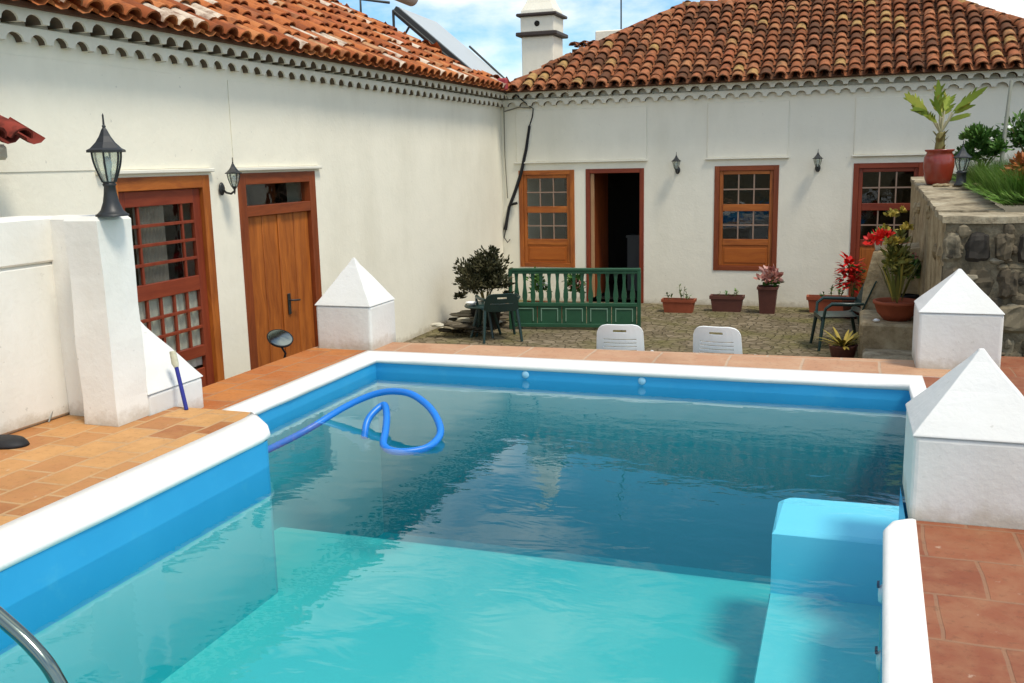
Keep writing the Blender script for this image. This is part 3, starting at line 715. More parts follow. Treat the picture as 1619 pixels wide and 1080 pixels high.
lbox(mb,a+.10,b_-.10,z0+.02,-.28,-.065,-.04)
mb.build('door_frame_rails',[WOODR,HY[WOODR.name]],da)
mb=MB()
for i in (1,2,3): c=.56+(1.20-.56)*i/4; lbox(mb,a+.10,b_-.10,c-.013,c+.013,-.06,-.03,.002)
for i in range(1,3):
    c=a+.10+(b_-a-.2)*(.18 if i==1 else .82); lbox(mb,c-.012,c+.012,.56,1.20,-.058,-.032,.002)
n_=5
for i in range(1,n_): c=a+.10+(b_-a-.2)*i/n_; lbox(mb,c-.013,c+.013,-.07,.43,-.058,-.032,.002)
for i in range(1,3): c=-.07+.5*i/3; lbox(mb,a+.10,b_-.10,c-.013,c+.013,-.06,-.03,.002)
mb.build('glazing_bars',WOODR,da)
mb=MB(); lbox(mb,a+.09,b_-.09,-.08,1.21,-.050,-.046,0); mb.build('pane',GLASS,da)
mb=MB()
K=40
for (c,d) in ((-.26,.44),):
    vs=[];
    for k in range(K+1):
        yy=a+.05+(b_-a-.1)*k/K; xx=-.082+.010*math.sin(k*1.7)
        vs+=[(xx,yy-ol_.y,c-ol_.z),(xx,yy-ol_.y,d-ol_.z)]
    mb.add(vs,[(2*k,2*k+2,2*k+3,2*k+1) for k in range(K)],0,True)
mb.build('curtain',CURT,da)
mb=MB()
for (ya,yb) in ((a+.25,a+.62),):
    vs=[]
    for k in range(K+1):
        yy=ya+(yb-ya)*k/K; xx=-.085+.008*math.sin(k*1.3); vs+=[(xx,yy-ol_.y,.5-ol_.z),(xx,yy-ol_.y,1.25-ol_.z)]
    mb.add(vs,[(2*k,2*k+2,2*k+3,2*k+1) for k in range(K)],0,True)
mb.build('curtain',m_plain('grey_curtain',(.22,.19,.16),.9,.1,var=.3),da)
# plank double door
y0,y1,z0,z1=DB
mb=MB(); lbox(mb,y0,y0+.12,z0,z1,-.10,.014); lbox(mb,y1-.12,y1,z0,z1,-.10,.014); lbox(mb,y0+.12,y1-.12,z1-.11,z1,-.10,.012,m=1)
lbox(mb,y0+.12,y1-.12,1.03,1.13,-.10,.010,m=1)
db=mb.build('door',[WOODF,HY[WOODF.name]],hl); db['label']='solid varnished plank door with a narrow glass light above'
mb=MB(); yy0,yy1=y0+.122,y1-.122; n_=4
for i in range(n_):
    c0=yy0+(yy1-yy0)*i/n_; c1=yy0+(yy1-yy0)*(i+1)/n_; lbox(mb,c0+.003,c1-.003,z0+.02,1.028,-.07-.004*(i%2),-.035+.004*(i%2),.006)
lbox(mb,(yy0+yy1)/2-.03,(yy0+yy1)/2+.03,z0+.02,1.028,-.03,-.015,.006)
mb.build('door_leaf',WOOD,db)
mb=MB(); lbox(mb,yy0,yy1,1.13,1.335,-.06,-.056,0); mb.build('pane',GLASS,db)
mb=MB(); hy=(yy0+yy1)/2+.1; lbox(mb,hy-.025,hy+.025,-.02,.20,-.03,-.018,.004); mb.tube([(-.018,hy-ol_.y,.13-ol_.z),(.035,hy-ol_.y,.13-ol_.z),(.035,hy+.11-ol_.y,.12-ol_.z)],.010,8)
mb.build('handle',IRON,db)

# ------------------------------------------------------------ lanterns
def lantern_head(t,s,mI,nside=6):
    """hexagonal coach lantern, base at z=0, scaled by s; returns top"""
    def pr(L): return [(r_*s,z*s) for r_,z in L]
    mb=MB()
    mb.lathe(pr([(0,.0),(.030,.0),(.042,.02),(.050,.035),(.050,.045)]),n=nside,smooth=False)
    for k in range(nside):     # curved ribs
        a=2*PI*k/nside
        pts=[((.050+.062*math.sin(PI/2*i/6))*s*math.cos(a),(.050+.062*math.sin(PI/2*i/6))*s*math.sin(a),(.04+.235*i/6)*s) for i in range(7)]
        mb.tube(pts,.0075*s,6)
    mb.build('cage',mI,t)
    mb=MB(); mb.lathe(pr([(.130,.270),(.150,.268),(.150,.285),(.120,.300),(.075,.345),(.045,.39),(.022,.44),(.012,.455),(.016,.465),(.008,.48),(.007,.55),(0,.565)]),n=nside,smooth=False)
    mb.lathe(pr([(0,.268),(.150,.268)]),n=nside,smooth=False)
    mb.build('roof_cap',mI,t)
    mb=MB(); mb.lathe(pr([(.046+.058*math.sin(PI/2*i/6),.045+.225*i/6) for i in range(7)]),n=nside,smooth=False)
    mb.build('glass_shade',LGLASS,t)
    mb=MB(); mb.lathe(pr([(.012,.04),(.014,.12),(.030,.15),(.034,.19),(.020,.23),(0,.24)]),n=12); mb.build('bulb',PLASTW,t)
m=bpy.data.materials.new('lantern_glass'); m.use_nodes=True; m.node_tree.nodes.clear(); Nn=NT(m.node_tree)
fr=Nn('ShaderNodeFresnel',{'IOR':ior(Nn,1.5)}); tn=Nn('ShaderNodeTexNoise',{'Scale':30.0,'Vector':Nn('ShaderNodeTexCoord').outputs['Object']}).outputs['Fac']
tr=Nn('ShaderNodeBsdfTransparent',{'Color':(.88,.92,.86,1)}); gl=Nn('ShaderNodeBsdfGlossy',{'Roughness':.1}); df=Nn('ShaderNodeBsdfDiffuse',{'Color':(.7,.74,.68,1)})
m1=Nn('ShaderNodeMixShader',{0:math_(Nn,'MULTIPLY',tn,.5),1:tr.outputs[0],2:df.outputs[0]}); m2=Nn('ShaderNodeMixShader',{0:fr.outputs[0],1:m1.outputs[0],2:gl.outputs[0]})
oo=Nn('ShaderNodeOutputMaterial'); Nn.l.new(m2.outputs[0],oo.inputs[0]); LGLASS=m
# big lantern on the pillar, base z 1.238, total .57
t=thing('lantern',(-4.03,4.56,1.238),'large black six sided pedestal lantern standing on the white pillar','lantern')
mb=MB(); s=1.0
mb.lathe([(0,.012),(.090,.012),(.092,0)],n=24); mb.lathe([(.092,.0),(.092,.010),(.080,.016),(.062,.035),(.045,.08),(.036,.13),(.032,.17),(.040,.182),(.030,.19),(0,.19)],n=20)
mb.build('pedestal',IRON,t)
hd=bpy.data.objects.new('lantern_head',None)
# head goes straight onto the thing with offset meshes
def head_at(t,off,s):
    before=set(bpy.data.objects); lantern_head(t,s,IRON)
    for o in set(bpy.data.objects)-before: o.location=off
bpy.data.objects.remove(hd)
head_at(t,(0,0,.165),.74)
# lantern on the stone wall
t=thing('lantern',(1.20,12.0,1.12),'weathered black pedestal lantern on the stone wall beside the red palm pot','lantern')
mb=MB(); mb.lathe([(0,.0),(.075,.0),(.075,.02),(.055,.04),(.050,.14),(.060,.15),(.035,.17),(0,.17)],n=16); mb.build('pedestal',IRON,t)
head_at(t,(0,0,.13),.66)
# wall lanterns
def wall_lantern(loc,rz,lab):
    t=thing('wall_lantern',loc,lab,'wall lantern','black wall lanterns',rz)
    mb=MB(); mb.lathe([(0,.02),(.028,.018),(.040,.006),(.040,0)],n=14,sy=1.0); mb.xf(Matrix.Scale(1.5,4,(0,0,1))@Matrix.Rotation(R(90),4,'X')); mb.build('back_plate',IRON,t)
    mb=MB(); mb.tube([(0,-.01,0),(0,-.05,-.035),(0,-.10,-.045),(0,-.14,-.02),(0,-.14,.02)],.010,8)
    mb.tube([(0,-.14,.0),(0,-.14,-.05)],[.012,.004],8); mb.build('bracket',IRON,t)
    before=set(bpy.data.objects); lantern_head(t,.50,IRON)
    for o in set(bpy.data.objects)-before: o.location=(0,-.14,.0)
    return t
wl=wall_lantern((-2.52,YB-.002,1.31),0,'black wall lantern right of the open doorway')
copy_thing(wl,(-.435,YB-.002,1.305),'black wall lantern between the middle window and the red brown window')
copy_thing(wl,(XH+.016,7.55,1.31),'black wall lantern between the two wooden doors on the left house',R(90))

# ------------------------------------------------------------ chimney, outbuilding, antenna
t=thing('chimney',(-5.85,19.0,G),'white square chimney with two dark bands and a pointed cap behind the roofs','chimney')
mb=MB(); mb.box(-.33,.33,-.33,.33,0,4.698,bev=.02); mb.box(-.34,.34,-.34,.34,4.78,5.07,bev=.01)
mb.build('stack',WALLW,t)
mb=MB(); mb.box(-.42,.42,-.42,.42,4.70,4.775,bev=.015); mb.box(-.41,.41,-.41,.41,5.072,5.13,bev=.015); mb.build('dark_band',m_plain('dark_slate_band',(.05,.035,.028)),t)
mb=MB(); mb.lathe([(.47,5.132),(.46,5.19),(.36,5.33),(.25,5.52),(.19,5.75),(.15,6.0),(.17,6.05),(0,6.2)],n=4,rot=R(45),smooth=False); mb.build('cap',WALLW,t)
mb=MB(); mb.lathe([(0,0),(.055,0),(.055,-.006),(0,-.006)],n=14); mb.xf(Matrix.Translation((0,-.345,4.93))@Matrix.Rotation(R(90),4,'X')); mb.build('vent_shade_disc',PLAIN_DARK,t)  # flat dark disc, its colour stands for shade in a vent opening
t=thing('outbuilding',(-4.6,20.6,G),'low white block with a small tiled lip just behind the back roof','building')
mb=MB(); mb.box(-.50,1.6,-.3,1.5,0,4.93,bev=.02); mb.build('wall',WALLW,t)
mb=MB(); tiled_slope(mb,(-.95,-.35,4.60),(1,0,0),(0.0,1,.2),lambda u,v:True,3,2,.2,.25); mb.box(-1.0,-.52,-.30,.3,4.50,4.59); mb.build('tiled_lip',ROOF_B,t)
mb=MB(); mb.tube([(-4.75,21.2,4.0),(-4.75,21.2,6.3)],.018,6); mb.tube([(-4.95,21.2,6.1),(-4.55,21.2,6.1)],.01,5); mb.tube([(-4.9,21.2,5.9),(-4.6,21.2,5.9)],.01,5)
tag(mb.build('antenna',METALD),'thin grey antenna mast rising behind the back roof','antenna')

# ------------------------------------------------------------ solar collector
t=thing('solar_collector',(-6.0,14.3,2.62),'tilted pale solar water collector with tank on a dark frame over the roof corner','solar panel')
A=Vector((-5.28,14.1,2.72)); TL=Vector((-6.78,14.30,3.93)); Wd=(Vector((-5.37,15.6,2.80))-A)*.88
Lv=TL-A; Wd=Wd-Lv*(Wd.dot(Lv)/Lv.dot(Lv)); nv=Lv.cross(Wd).normalized()
if nv.z<0: nv=-nv
to=Vector(t.location)
def brick(mb,O,U,V,Wn,h0,h1):
    ps=[O,O+U,O+U+V,O+V]; vs=[tuple(p+Wn*h0-to) for p in ps]+[tuple(p+Wn*h1-to) for p in ps]
    mb.add(vs,[(0,3,2,1),(4,5,6,7),(0,1,5,4),(1,2,6,5),(2,3,7,6),(3,0,4,7)],.5)
mb=MB(); brick(mb,A,Lv,Wd,nv,-.13,-.008); mb.build('panel_box',METALD,t)  # made deeper so its dark side stands in for shade on the roof
mb=MB(); brick(mb,A+Lv*.02+Wd*.03,Lv*.96,Wd*.94,nv,-.006,.004); mb.build('glass_cover',PANEL,t)
mb=MB()
for q in (0,1):
    b0=A+Wd*q-nv*.09; b1=TL+Wd*q-nv*.09; dn=Vector((0,0,-1))
    b2=b1+dn*.62; b3=b0+dn*.02
    mb.tube([b0-to,b1-to],.022,6); mb.tube([b1-to,b2-to],.022,6); mb.tube([b3-to,b2-to],.022,6)
    m1=b0.lerp(b1,.55); m2=b3.lerp(b2,.55); mb.tube([m1-to,m2-to],.018,6)
    m1=b0.lerp(b1,.8); mb.tube([m1-to,b2-to],.018,6); m3=b0.lerp(b1,.3); mb.tube([m3-to,b3.lerp(b2,.5)-to],.016,6)
mb.tube([TL-nv*.09-to,TL+Wd-nv*.09-to],.02,6); mb.tube([b2-to,b2-Wd-to],.02,6)
r0=Vector((-7.056,13.637,3.95)); r1=Vector((-6.75,14.0,3.93)); r2=Vector((-7.05,13.62,3.55))
mb.tube([r2-to,r0-to,r1-to],.022,6); mb.build('support_frame',METALD,t)
mb=MB(); ta=TL+Vector((-.30,-.02,.34)); tb=ta+Wd*.85; d=(tb-ta).normalized()
mb.tube([ta-to,ta+d*.03-to,tb-d*.03-to,tb-to],[.10,.13,.13,.10],20); mb.build('water_tank',m_plain('pinkish_tank',(.52,.40,.34),.4),t)
mb=MB(); mb.tube([ta+Vector((.3,.6,.10))-to,ta+Vector((.50,.65,-.12))-to],.03,8); mb.build('pipe',METALD,t)
mb=MB(); mb.tube([A+Lv*.1+Wd-to,A+Lv*.6+Wd+nv*.04-to],.02,6); mb.build('pipe',METALD,t)
mb=MB(); mb.box(-5.26,-5.10,14.62,14.72,2.60,2.78,bev=.02); 
tag(mb.build('red_cover',m_plain('faded_red_plastic',(.36,.045,.05),.5)),'small faded red plastic cover at the foot of the solar panel','cover')
# cable down the corner
mb=MB(); mb.tube([(-5.10,15.06,2.56),(-4.95,15.18,2.40),(-4.86,15.225,2.33),(-4.88,15.228,2.2),(-4.93,15.228,2.06)],.010,7); 
mb.tube([(-4.93,15.226,2.06),(-4.99,15.224,1.7),(-5.09,15.224,1.3),(-5.2,15.222,1.0),(-5.31,15.22,.75),(-5.36,15.22,.5),(-5.385,15.22,.38)],[.022,.026,.028,.028,.026,.028,.034],8)
mb.tube([(-5.38,15.22,.38),(-5.40,15.2,.25),(-5.34,15.2,.17),(-5.30,15.21,.22)],.009,6); mb.tube([(-5.26,15.23,.80),(-5.16,15.19,.82)],.022,6)
tag(mb.build('cable',BLACKP),'thick black cable sagging down the back wall beside the corner','cable')
mb=MB(); mb.tube([(-5.36,15.215,2.40),(-5.36,15.215,1.6),(-5.33,15.22,.9)],.009,6); mb.tube([(-5.36,15.215,2.3),(-5.1,15.215,2.36),(-4.9,15.215,2.345)],.009,6)
tag(mb.build('wire',m_plain('grey_wire',(.22,.20,.15))),'thin grey wire running down the inner corner of the two houses','wire')

# tile canopy stub at left edge
t=thing('tiled_canopy',(-5.2,4.0,1.6),'end of a small canopy with dark red roof tiles at the left edge','canopy')
mb=MB()
tiled_slope(mb,(.18,-1.6,.10),(0,1,0),(-1,0,.62),lambda u,v:True,13,1,.205,.24)
mb.build('roof_tiles',m_attr('dark_red_tiles',[(0,(.10,.02,.015)),(1,(.32,.06,.04))],.8,.1,(.05,.02,.015),8),t)
mb=MB(); mb.box(-.22,.04,-1.6,.96,-.02,.08,bev=.02); mb.box(-.22,-.06,-1.6,.93,-.16,-.022,bev=.02); mb.build('bracket_wall',CORN,t)

def rock(mb,c,s,flat=.6,r=None):
    c=Vector(c); n_=8; vs=[];sd=rnd.uniform(0,99)
    L=[(0,-1),(.75,-.6),(1,0),(.8,.6),(0,1)]
    for (q,z) in L:
        for k in range(n_):
            a=2*PI*k/n_; p=Vector((q*math.cos(a),q*math.sin(a),z)); p*=1+.35*noise.noise(p*1.6+Vector((sd,0,0))); vs.append(c+Vector((p.x*s[0],p.y*s[1],p.z*s[2]*flat)))
    mb.add(vs,[(i*n_+k,i*n_+(k+1)%n_,(i+1)*n_+(k+1)%n_,(i+1)*n_+k) for i in range(4) for k in range(n_)],r,False)

# ------------------------------------------------------------ leaves
def leaf(mb,p,d,up_,L,W,r=None,bend=.25,seg=2):
    d=Vector(d).normalized(); s=d.cross(Vector(up_)); s=s.normalized() if s.length>1e-4 else d.orthogonal().normalized(); n_=s.cross(d)
    p=Vector(p); vs=[p]; 
    prof=[(.35,1.0),(.7,.85)] if seg==2 else [(.2,.7),(.45,1.0),(.7,.85),(.88,.5)]
    for t_,w_ in prof:
        c=p+d*L*t_-n_*(bend*L*t_*t_); vs+=[c-s*W*w_/2,c+s*W*w_/2]
    vs.append(p+d*L-n_*bend*L)
    k=len(prof); fs=[(0,1,2)]+[(1+2*i,3+2*i,4+2*i,2+2*i) for i in range(k-1)]+[(2*k-1,2*k+1,2*k)]
    mb.add(vs,fs,r,True)
def rdir(zb=0.2):
    a=rnd.uniform(0,2*PI); z=rnd.uniform(-.5+zb,1); q=math.sqrt(max(0,1-min(1,z*z))); return Vector((q*math.cos(a),q*math.sin(a),z))
def cluster(mb,c,rx,ry,rz,n_,L,W,clump=6,shell=.5):
    """foliage in clumps spread through an ellipsoid with gaps"""
    c=Vector(c); cs=[]
    for i in range(clump):
        d=rdir(.3); q=rnd.uniform(shell,1); cs.append((c+Vector((d.x*rx*q*.75,d.y*ry*q*.75,d.z*rz*q*.8)),rnd.uniform(.22,.45),rnd.random()))
    for i in range(n_):
        k=rnd.choice(cs); d=rdir(.2); q=rnd.random()**.5
        p=k[0]+Vector((d.x*rx,d.y*ry,d.z*rz))*k[1]*q
        leaf(mb,p,(d+Vector((0,0,.3))+rdir()*.5),rdir(),L*rnd.uniform(.6,1.3),W*rnd.uniform(.7,1.2),min(1,max(0,k[2]*.6+.4*rnd.random())))
def stems(mb,c,n_,h,spread,r=.006):
    out=[]
    for i in range(n_):
        a=rnd.uniform(0,2*PI); q=rnd.uniform(.3,1)*spread
        e=Vector(c)+Vector((q*math.cos(a),q*math.sin(a),h*rnd.uniform(.6,1)))
        m_=Vector(c).lerp(e,.5)+Vector((0,0,h*.1)); mb.tube([c,m_,e],[r,r*.8,r*.4],5,rr=.5); out.append(e)
    return out

# ------------------------------------------------------------ planters along the back wall
def trough(loc,lx,ly,h,lab,mat,rz=0,group='planters along the back wall'):
    t=thing('planter',loc,lab,'planter',group,rz)
    mb=MB(); o=[(-lx/2,-ly/2),(lx/2,-ly/2),(lx/2,ly/2),(-lx/2,ly/2)]
    def ring(s,z): return [(x*s,y*s,z) for x,y in o]
    rs=[ring(.86,0),ring(.97,h*.78),ring(1.05,h*.80),ring(1.06,h),ring(.95,h),ring(.92,h*.8)]
    vs=[p for r_ in rs for p in r_]; mb.add(vs,[(i*4+k,i*4+(k+1)%4,i*4+4+(k+1)%4,i*4+4+k) for i in range(5) for k in range(4)],.5)
    mb.build('pot',mat,t)
    mb=MB(); mb.add(ring(.93,h*.86),[(0,1,2,3)],.5); mb.build('soil',SOIL,t)
    return t
def sprouts(t,specs,h0,leafmat,flower=None):
    mb=MB(); ms=MB(); mf=MB()
    for (x,y,hh_,n_) in specs:
        for i in range(n_):
            a=rnd.uniform(0,2*PI); e=Vector((x+.05*math.cos(a),y+.04*math.sin(a),h0+hh_*rnd.uniform(.5,1)))
            ms.tube([(x,y,h0-.03),e],[.005,.003],5)
            for k in range(5):
                p=Vector((x,y,h0)).lerp(e,rnd.uniform(.3,1)); leaf(mb,p,rdir(.6),(0,0,1),.06,.028)
            if flower and rnd.random()<.6:
                for k in range(5): leaf(mf,e,rdir(.5),(0,0,1),.035,.03)
    ms.build('stem',STEM,t); mb.build('leaves',leafmat,t)
    if flower and mf.f: mf.build('flowers',flower,t)
t=trough((-2.35,14.45,G),.48,.20,.20,'terracotta trough with three green sprouts, first planter right of the doorway',TERRA)
sprouts(t,[(-.14,0,.13,3),(.05,0,.27,4),(.12,0,.16,3)],.17,LEAFG)
t=trough((-1.66,14.68,G),.48,.20,.24,'brown trough with sparse sprouts under the middle window',TERRAD)
sprouts(t,[(-.14,0,.10,1),(-.02,0,.12,2),(.12,0,.15,3)],.20,LEAFG)
t=trough((-.22,14.85,G),.56,.22,.24,'terracotta trough with white flowers below the red flowering plant',TERRA)
sprouts(t,[(-.1,0,.10,2),(.05,0,.2,3),(.17,0,.22,5)],.20,LEAFG,FLWH)
# red flowers pot at its right
t=thing('flower_pot',(.12,14.35,G),'dark pot of bright red poinsettia like flowers between the chair and wall','flower pot')
mb=MB(); mb.lathe([(0,.01),(.10,.0),(.13,.25),(.145,.26),(.145,.29),(.12,.29)],n=18); mb.build('pot',TERRAD,t)
mb=MB(); ms=MB(); es=stems(ms,(0,0,.25),7,.42,.13); ms.build('stem',STEM,t)
for i in range(120): d=rdir(.2); leaf(mb,Vector((0,0,.5))+Vector((d.x*.16,d.y*.16,d.z*.2)),d,(0,0,1),.09,.045)
mb.build('leaves',LEAFG,t)
mb=MB()
for i in range(150):
    d=rdir(.2); c=Vector((-.04,-.1,.62+.18*rnd.uniform(-1,1))); leaf(mb,c+Vector((d.x*.13,d.y*.12,d.z*.12)),d,(0,0,1),.11,.06)
mb.build('flowers',FLRED,t)
# tall square pot with pink foliage
t=thing('flower_pot',(-1.06,14.62,G),'tall dark square pot with drooping pink flowers under the middle window edge','flower pot')
mb=MB(); 
def ring4(s,z): return [(x*s,y*s,z) for x,y in ((-1,-1),(1,-1),(1,1),(-1,1))]
rs=[ring4(.105,0),ring4(.135,.36),ring4(.15,.365),ring4(.15,.40),ring4(.12,.40),ring4(.115,.34)]
mb.add([p for r_ in rs for p in r_],[(i*4+k,i*4+(k+1)%4,i*4+4+(k+1)%4,i*4+4+k) for i in range(5) for k in range(4)],.5); mb.build('pot',TERRAD,t)
mb=MB(); cluster(mb,(0,0,.42),.16,.15,.15,70,.09,.05,6); mb.build('leaves',LEAFG,t)
mb=MB(); cluster(mb,(0,-.02,.50),.21,.18,.20,150,.085,.055,9); mb.build('flowers',FLPINK,t)
# plants behind the railing
for i,(x,fl_,lab) in enumerate(((-4.35,FLWH,'green plant with white flowers behind the left end of the green railing'),(-3.78,FLPINK,'green plant with pink flowers behind the middle of the green railing'))):
    t=trough((x,13.6,G),.34,.2,.22,lab,TERRA,group='planters behind the railing')
    mb=MB(); cluster(mb,(0,0,.40),.20,.14,.24,170,.10,.04,8); mb.build('leaves',LEAFG,t)
    mb=MB(); cluster(mb,(.08,-.06,.46),.14,.1,.15,26,.06,.05,4); mb.build('flowers',fl_,t)

# ------------------------------------------------------------ green railing
t=thing('railing',(-3.49,12.63,G),'green painted wooden railing with shaped balusters above framed square panels','railing',None,math.atan2(.26,1.74))
Lr=.885
mb=MB(); mb.box(-Lr-.02,Lr+.02,-.035,.035,.815,.85,bev=.006); mb.box(-Lr,Lr,-.025,.025,.775,.813,bev=.004)
mb.box(-Lr,Lr,-.03,.03,.325,.375,bev=.005); mb.box(-Lr,Lr,-.03,.03,.035,.085,bev=.005)
for x in (-Lr,Lr): mb.box(x-.024,x+.024,-.033,.033,0,.814,bev=.004)
mb.build('frame',GREEN,t)
nb=15
for i in range(nb):
    x=-Lr+.03+(2*Lr-.06)*(i+.5)/nb
    a=MB(); pr=[(.026,.375),(.026,.41),(.034,.45),(.033,.50),(.022,.58),(.017,.66),(.022,.73),(.028,.775)]
    vs=[];
    for (w_,z) in pr: vs+=[(x-w_,-.010,z),(x+w_,-.010,z),(x+w_,.010,z),(x-w_,.010,z)]
    a.add(vs,[(k*4+j,k*4+(j+1)%4,k*4+4+(j+1)%4,k*4+4+j) for k in range(len(pr)-1) for j in range(4)],.5)
    a.build('baluster',GREEN,t)
for i in range(5):
    x0=-Lr+.03+(2*Lr-.06)*i/5; x1=-Lr+.03+(2*Lr-.06)*(i+1)/5
    a=MB(); a.box(x0+.005,x1-.005,-.012,.012,.085,.325); pn=a.build('panel',GREEN,t)
    a=MB()
    for (u0,u1,v0,v1) in ((x0+.05,x1-.05,.285,.300),(x0+.05,x0+.065,.115,.284),(x1-.065,x1-.05,.115,.284)): a.box(u0,u1,-.022,-.0125,v0,v1,bev=.003)
    a.build('panel_moulding',GREENL,pn)

# ------------------------------------------------------------ chairs
def plastic_chair(loc,rz,lab,mat,H=.88,w_=.44,group=None,cat='chair',slotcol=None,tilt=14,slots=True):
    t=thing('plastic_chair',loc,lab,cat,group,rz)
    # faces -y (front) ; back leans to +y
    sh_=.42
    mb=MB(); n_=6; vs=[]
    for j in range(6):
        y=-.22+.44*j/5
        for i in range(7):
            x=-w_/2+w_*i/6; vs.append((x,y,sh_-.02*math.cos(x/w_*PI)-(.012 if 0<j<5 else 0)+(.0 if j else -.015)))
    k=7; top_=len(vs); vs2=[(x,y,z-.012) for x,y,z in vs]
    mb.add(vs,[(j*k+i,j*k+i+1,(j+1)*k+i+1,(j+1)*k+i) for j in range(5) for i in range(6)],.5,True)
    mb.add(vs2,[(j*k+i,(j+1)*k+i,(j+1)*k+i+1,j*k+i+1) for j in range(5) for i in range(6)],.5,True)
    mb.box(-w_/2,w_/2,-.235,-.215,sh_-.06,sh_-.01,bev=.004); mb.build('seat',mat,t)
    # backrest: rounded slab with horizontal slots and a hand hole, built as columns of strips
    ca,sa=math.cos(R(tilt)),math.sin(R(tilt)); Hb=(H-sh_)/ca
    def P_(x,h,d): 
        c=.05*(1-(2*x/w_)**2)   # curved in plan
        return (x,.20+h*sa+c+d*ca,sh_+h*ca-d*sa)
    mb=MB(); rows=[]
    zs=[0,.10]
    q=.10
    bands=[]   # (h0,h1,solid)
    h=0
    segs=[(0,.06,1)]
    segs=[(0,.06,1),(.06,.08,0),(.08,Hb-.245,1)]; h=Hb-.245
    for s_ in range(4):
        segs+=[(h,h+.012,0),(h+.012,h+.034,1)]; h+=.034
    segs+=[(h,Hb-.072,1),(Hb-.072,Hb-.045,2),(Hb-.045,Hb-.03,1),(Hb-.03,Hb,1)]
    def halfw(h):
        base=w_/2*(1-.10*h/Hb); e=Hb-h; r=.09
        if e<r: base-= r-math.sqrt(max(0,r*r-(r-e)**2))
        return base
    X=[-1,-.88,-.7,-.45,-.30,-.15,0,.15,.30,.45,.7,.88,1]
    for (h0,h1,s_) in segs:
        sub=3 if h1>Hb-.04 else 1
        for u in range(sub):
            a0=h0+(h1-h0)*u/sub; a1=h0+(h1-h0)*(u+1)/sub
            for i in range(12):
                if s_==0 and 2<=i<=9: continue
                if s_==2 and 4<=i<=7: continue
                xa0,xb0=X[i]*halfw(a0),X[i+1]*halfw(a0); xa1,xb1=X[i]*halfw(a1),X[i+1]*halfw(a1)
                F=[P_(xa0,a0,0),P_(xb0,a0,0),P_(xb1,a1,0),P_(xa1,a1,0)]; B=[P_(xa0,a0,.016),P_(xb0,a0,.016),P_(xb1,a1,.016),P_(xa1,a1,.016)]
                mb.add(F+B,[(0,3,2,1),(4,5,6,7),(0,1,5,4),(1,2,6,5),(2,3,7,6),(3,0,4,7)],.5)
    mb.build('backrest',mat,t)
    for sx in (-1,1):
        a=MB(); a.tube([(sx*(w_/2-.02),-.20,sh_-.02),(sx*(w_/2+.03),-.25,0)],[.024,.018],8); a.build('leg',mat,t)
        a=MB(); a.tube([(sx*(w_/2-.02),.20,sh_),(sx*(w_/2+.02),.30,0)],[.024,.018],8); a.build('leg',mat,t)
        a=MB(); a.tube([(sx*(w_/2+.005),-.20,sh_-.02),(sx*(w_/2+.03),-.19,.51),(sx*(w_/2+.035),-.12,.565),(sx*(w_/2+.03),.10,.56),(sx*(w_/2-.01),.25,.56)],[.018,.018,.022,.022,.018],8); a.build('armrest',mat,t)
    return t
wc=plastic_chair((-1.86,8.36,G),R(0),'white plastic chair behind the pool rim, in front of the green railing',PLASTW,H=.90,w_=.44,group='white plastic chairs behind the pool',tilt=12)
wc.rotation_euler.z=R(180+8)
copy_thing(wc,(-.975,8.42,G),'white plastic chair behind the pool rim, nearer the right side below the middle window',R(180-4))
# dark green chairs
plastic_chair((-.06,12.1,G),R(-78),'dark green plastic armchair facing left beside the rough low wall',DGREEN,H=.86,w_=.46,group='dark green plastic chairs',tilt=22)
plastic_chair((-4.28,11.75,G),R(-150),'dark green plastic armchair standing in front of the corner shrub',DGREEN,H=.64,w_=.46,group='dark green plastic chairs',tilt=16)

# ------------------------------------------------------------ corner shrub
t=thing('potted_shrub',(-4.72,12.45,G),'large dark olive shrub in a black pot in the courtyard corner','shrub')
mb=MB(); mb.lathe([(0,.0),(.17,.0),(.22,.30),(.24,.31),(.24,.36),(.20,.36)],n=20); mb.build('pot',BLACKP,t)
ms=MB(); es=stems(ms,(0,0,.3),9,.45,.22,.012); ms.build('stem',STEM,t)
mb=MB(); cluster(mb,(0,0,.60),.45,.36,.48,5600,.060,.028,60,.0)
for (x,z) in ((.10,1.0),(.14,1.05),(-.30,.78),(-.33,.62),(.3,.55),(.36,.45),(-.36,.4)): cluster(mb,(x,0,z),.10,.10,.09,90,.06,.026,3)
mb.build('crown',LEAFD,t)
# table with white and grey things in the corner
t=thing('garden_table',(-4.52,11.9,G),'small dark green plastic table under the shrub','table')
mb=MB(); mb.lathe([(0,.40),(.27,.40),(.28,.415),(.27,.43),(0,.43)],n=28); mb.build('table_top',DGREEN,t)
for k in range(4):
    a=R(45+90*k); b=MB(); b.tube([(.10*math.cos(a),.10*math.sin(a),.40),(.22*math.cos(a),.22*math.sin(a),0)],[.025,.018],8); b.build('leg',DGREEN,t)
for (x,y,lab) in ((-4.66,11.74,'small white bowl at the left side of the dark table'),(-4.36,11.86,'small white bowl at the right side of the dark table')):
    mb=MB(); mb.lathe([(0,.005),(.035,.0),(.065,.035),(.075,.05),(.068,.048),(.03,.012),(0,.01)],n=18); o=mb.build('bowl',PLASTW,None,(x,y,G+.432)); tag(o,lab,'bowl','white bowls on the dark table')
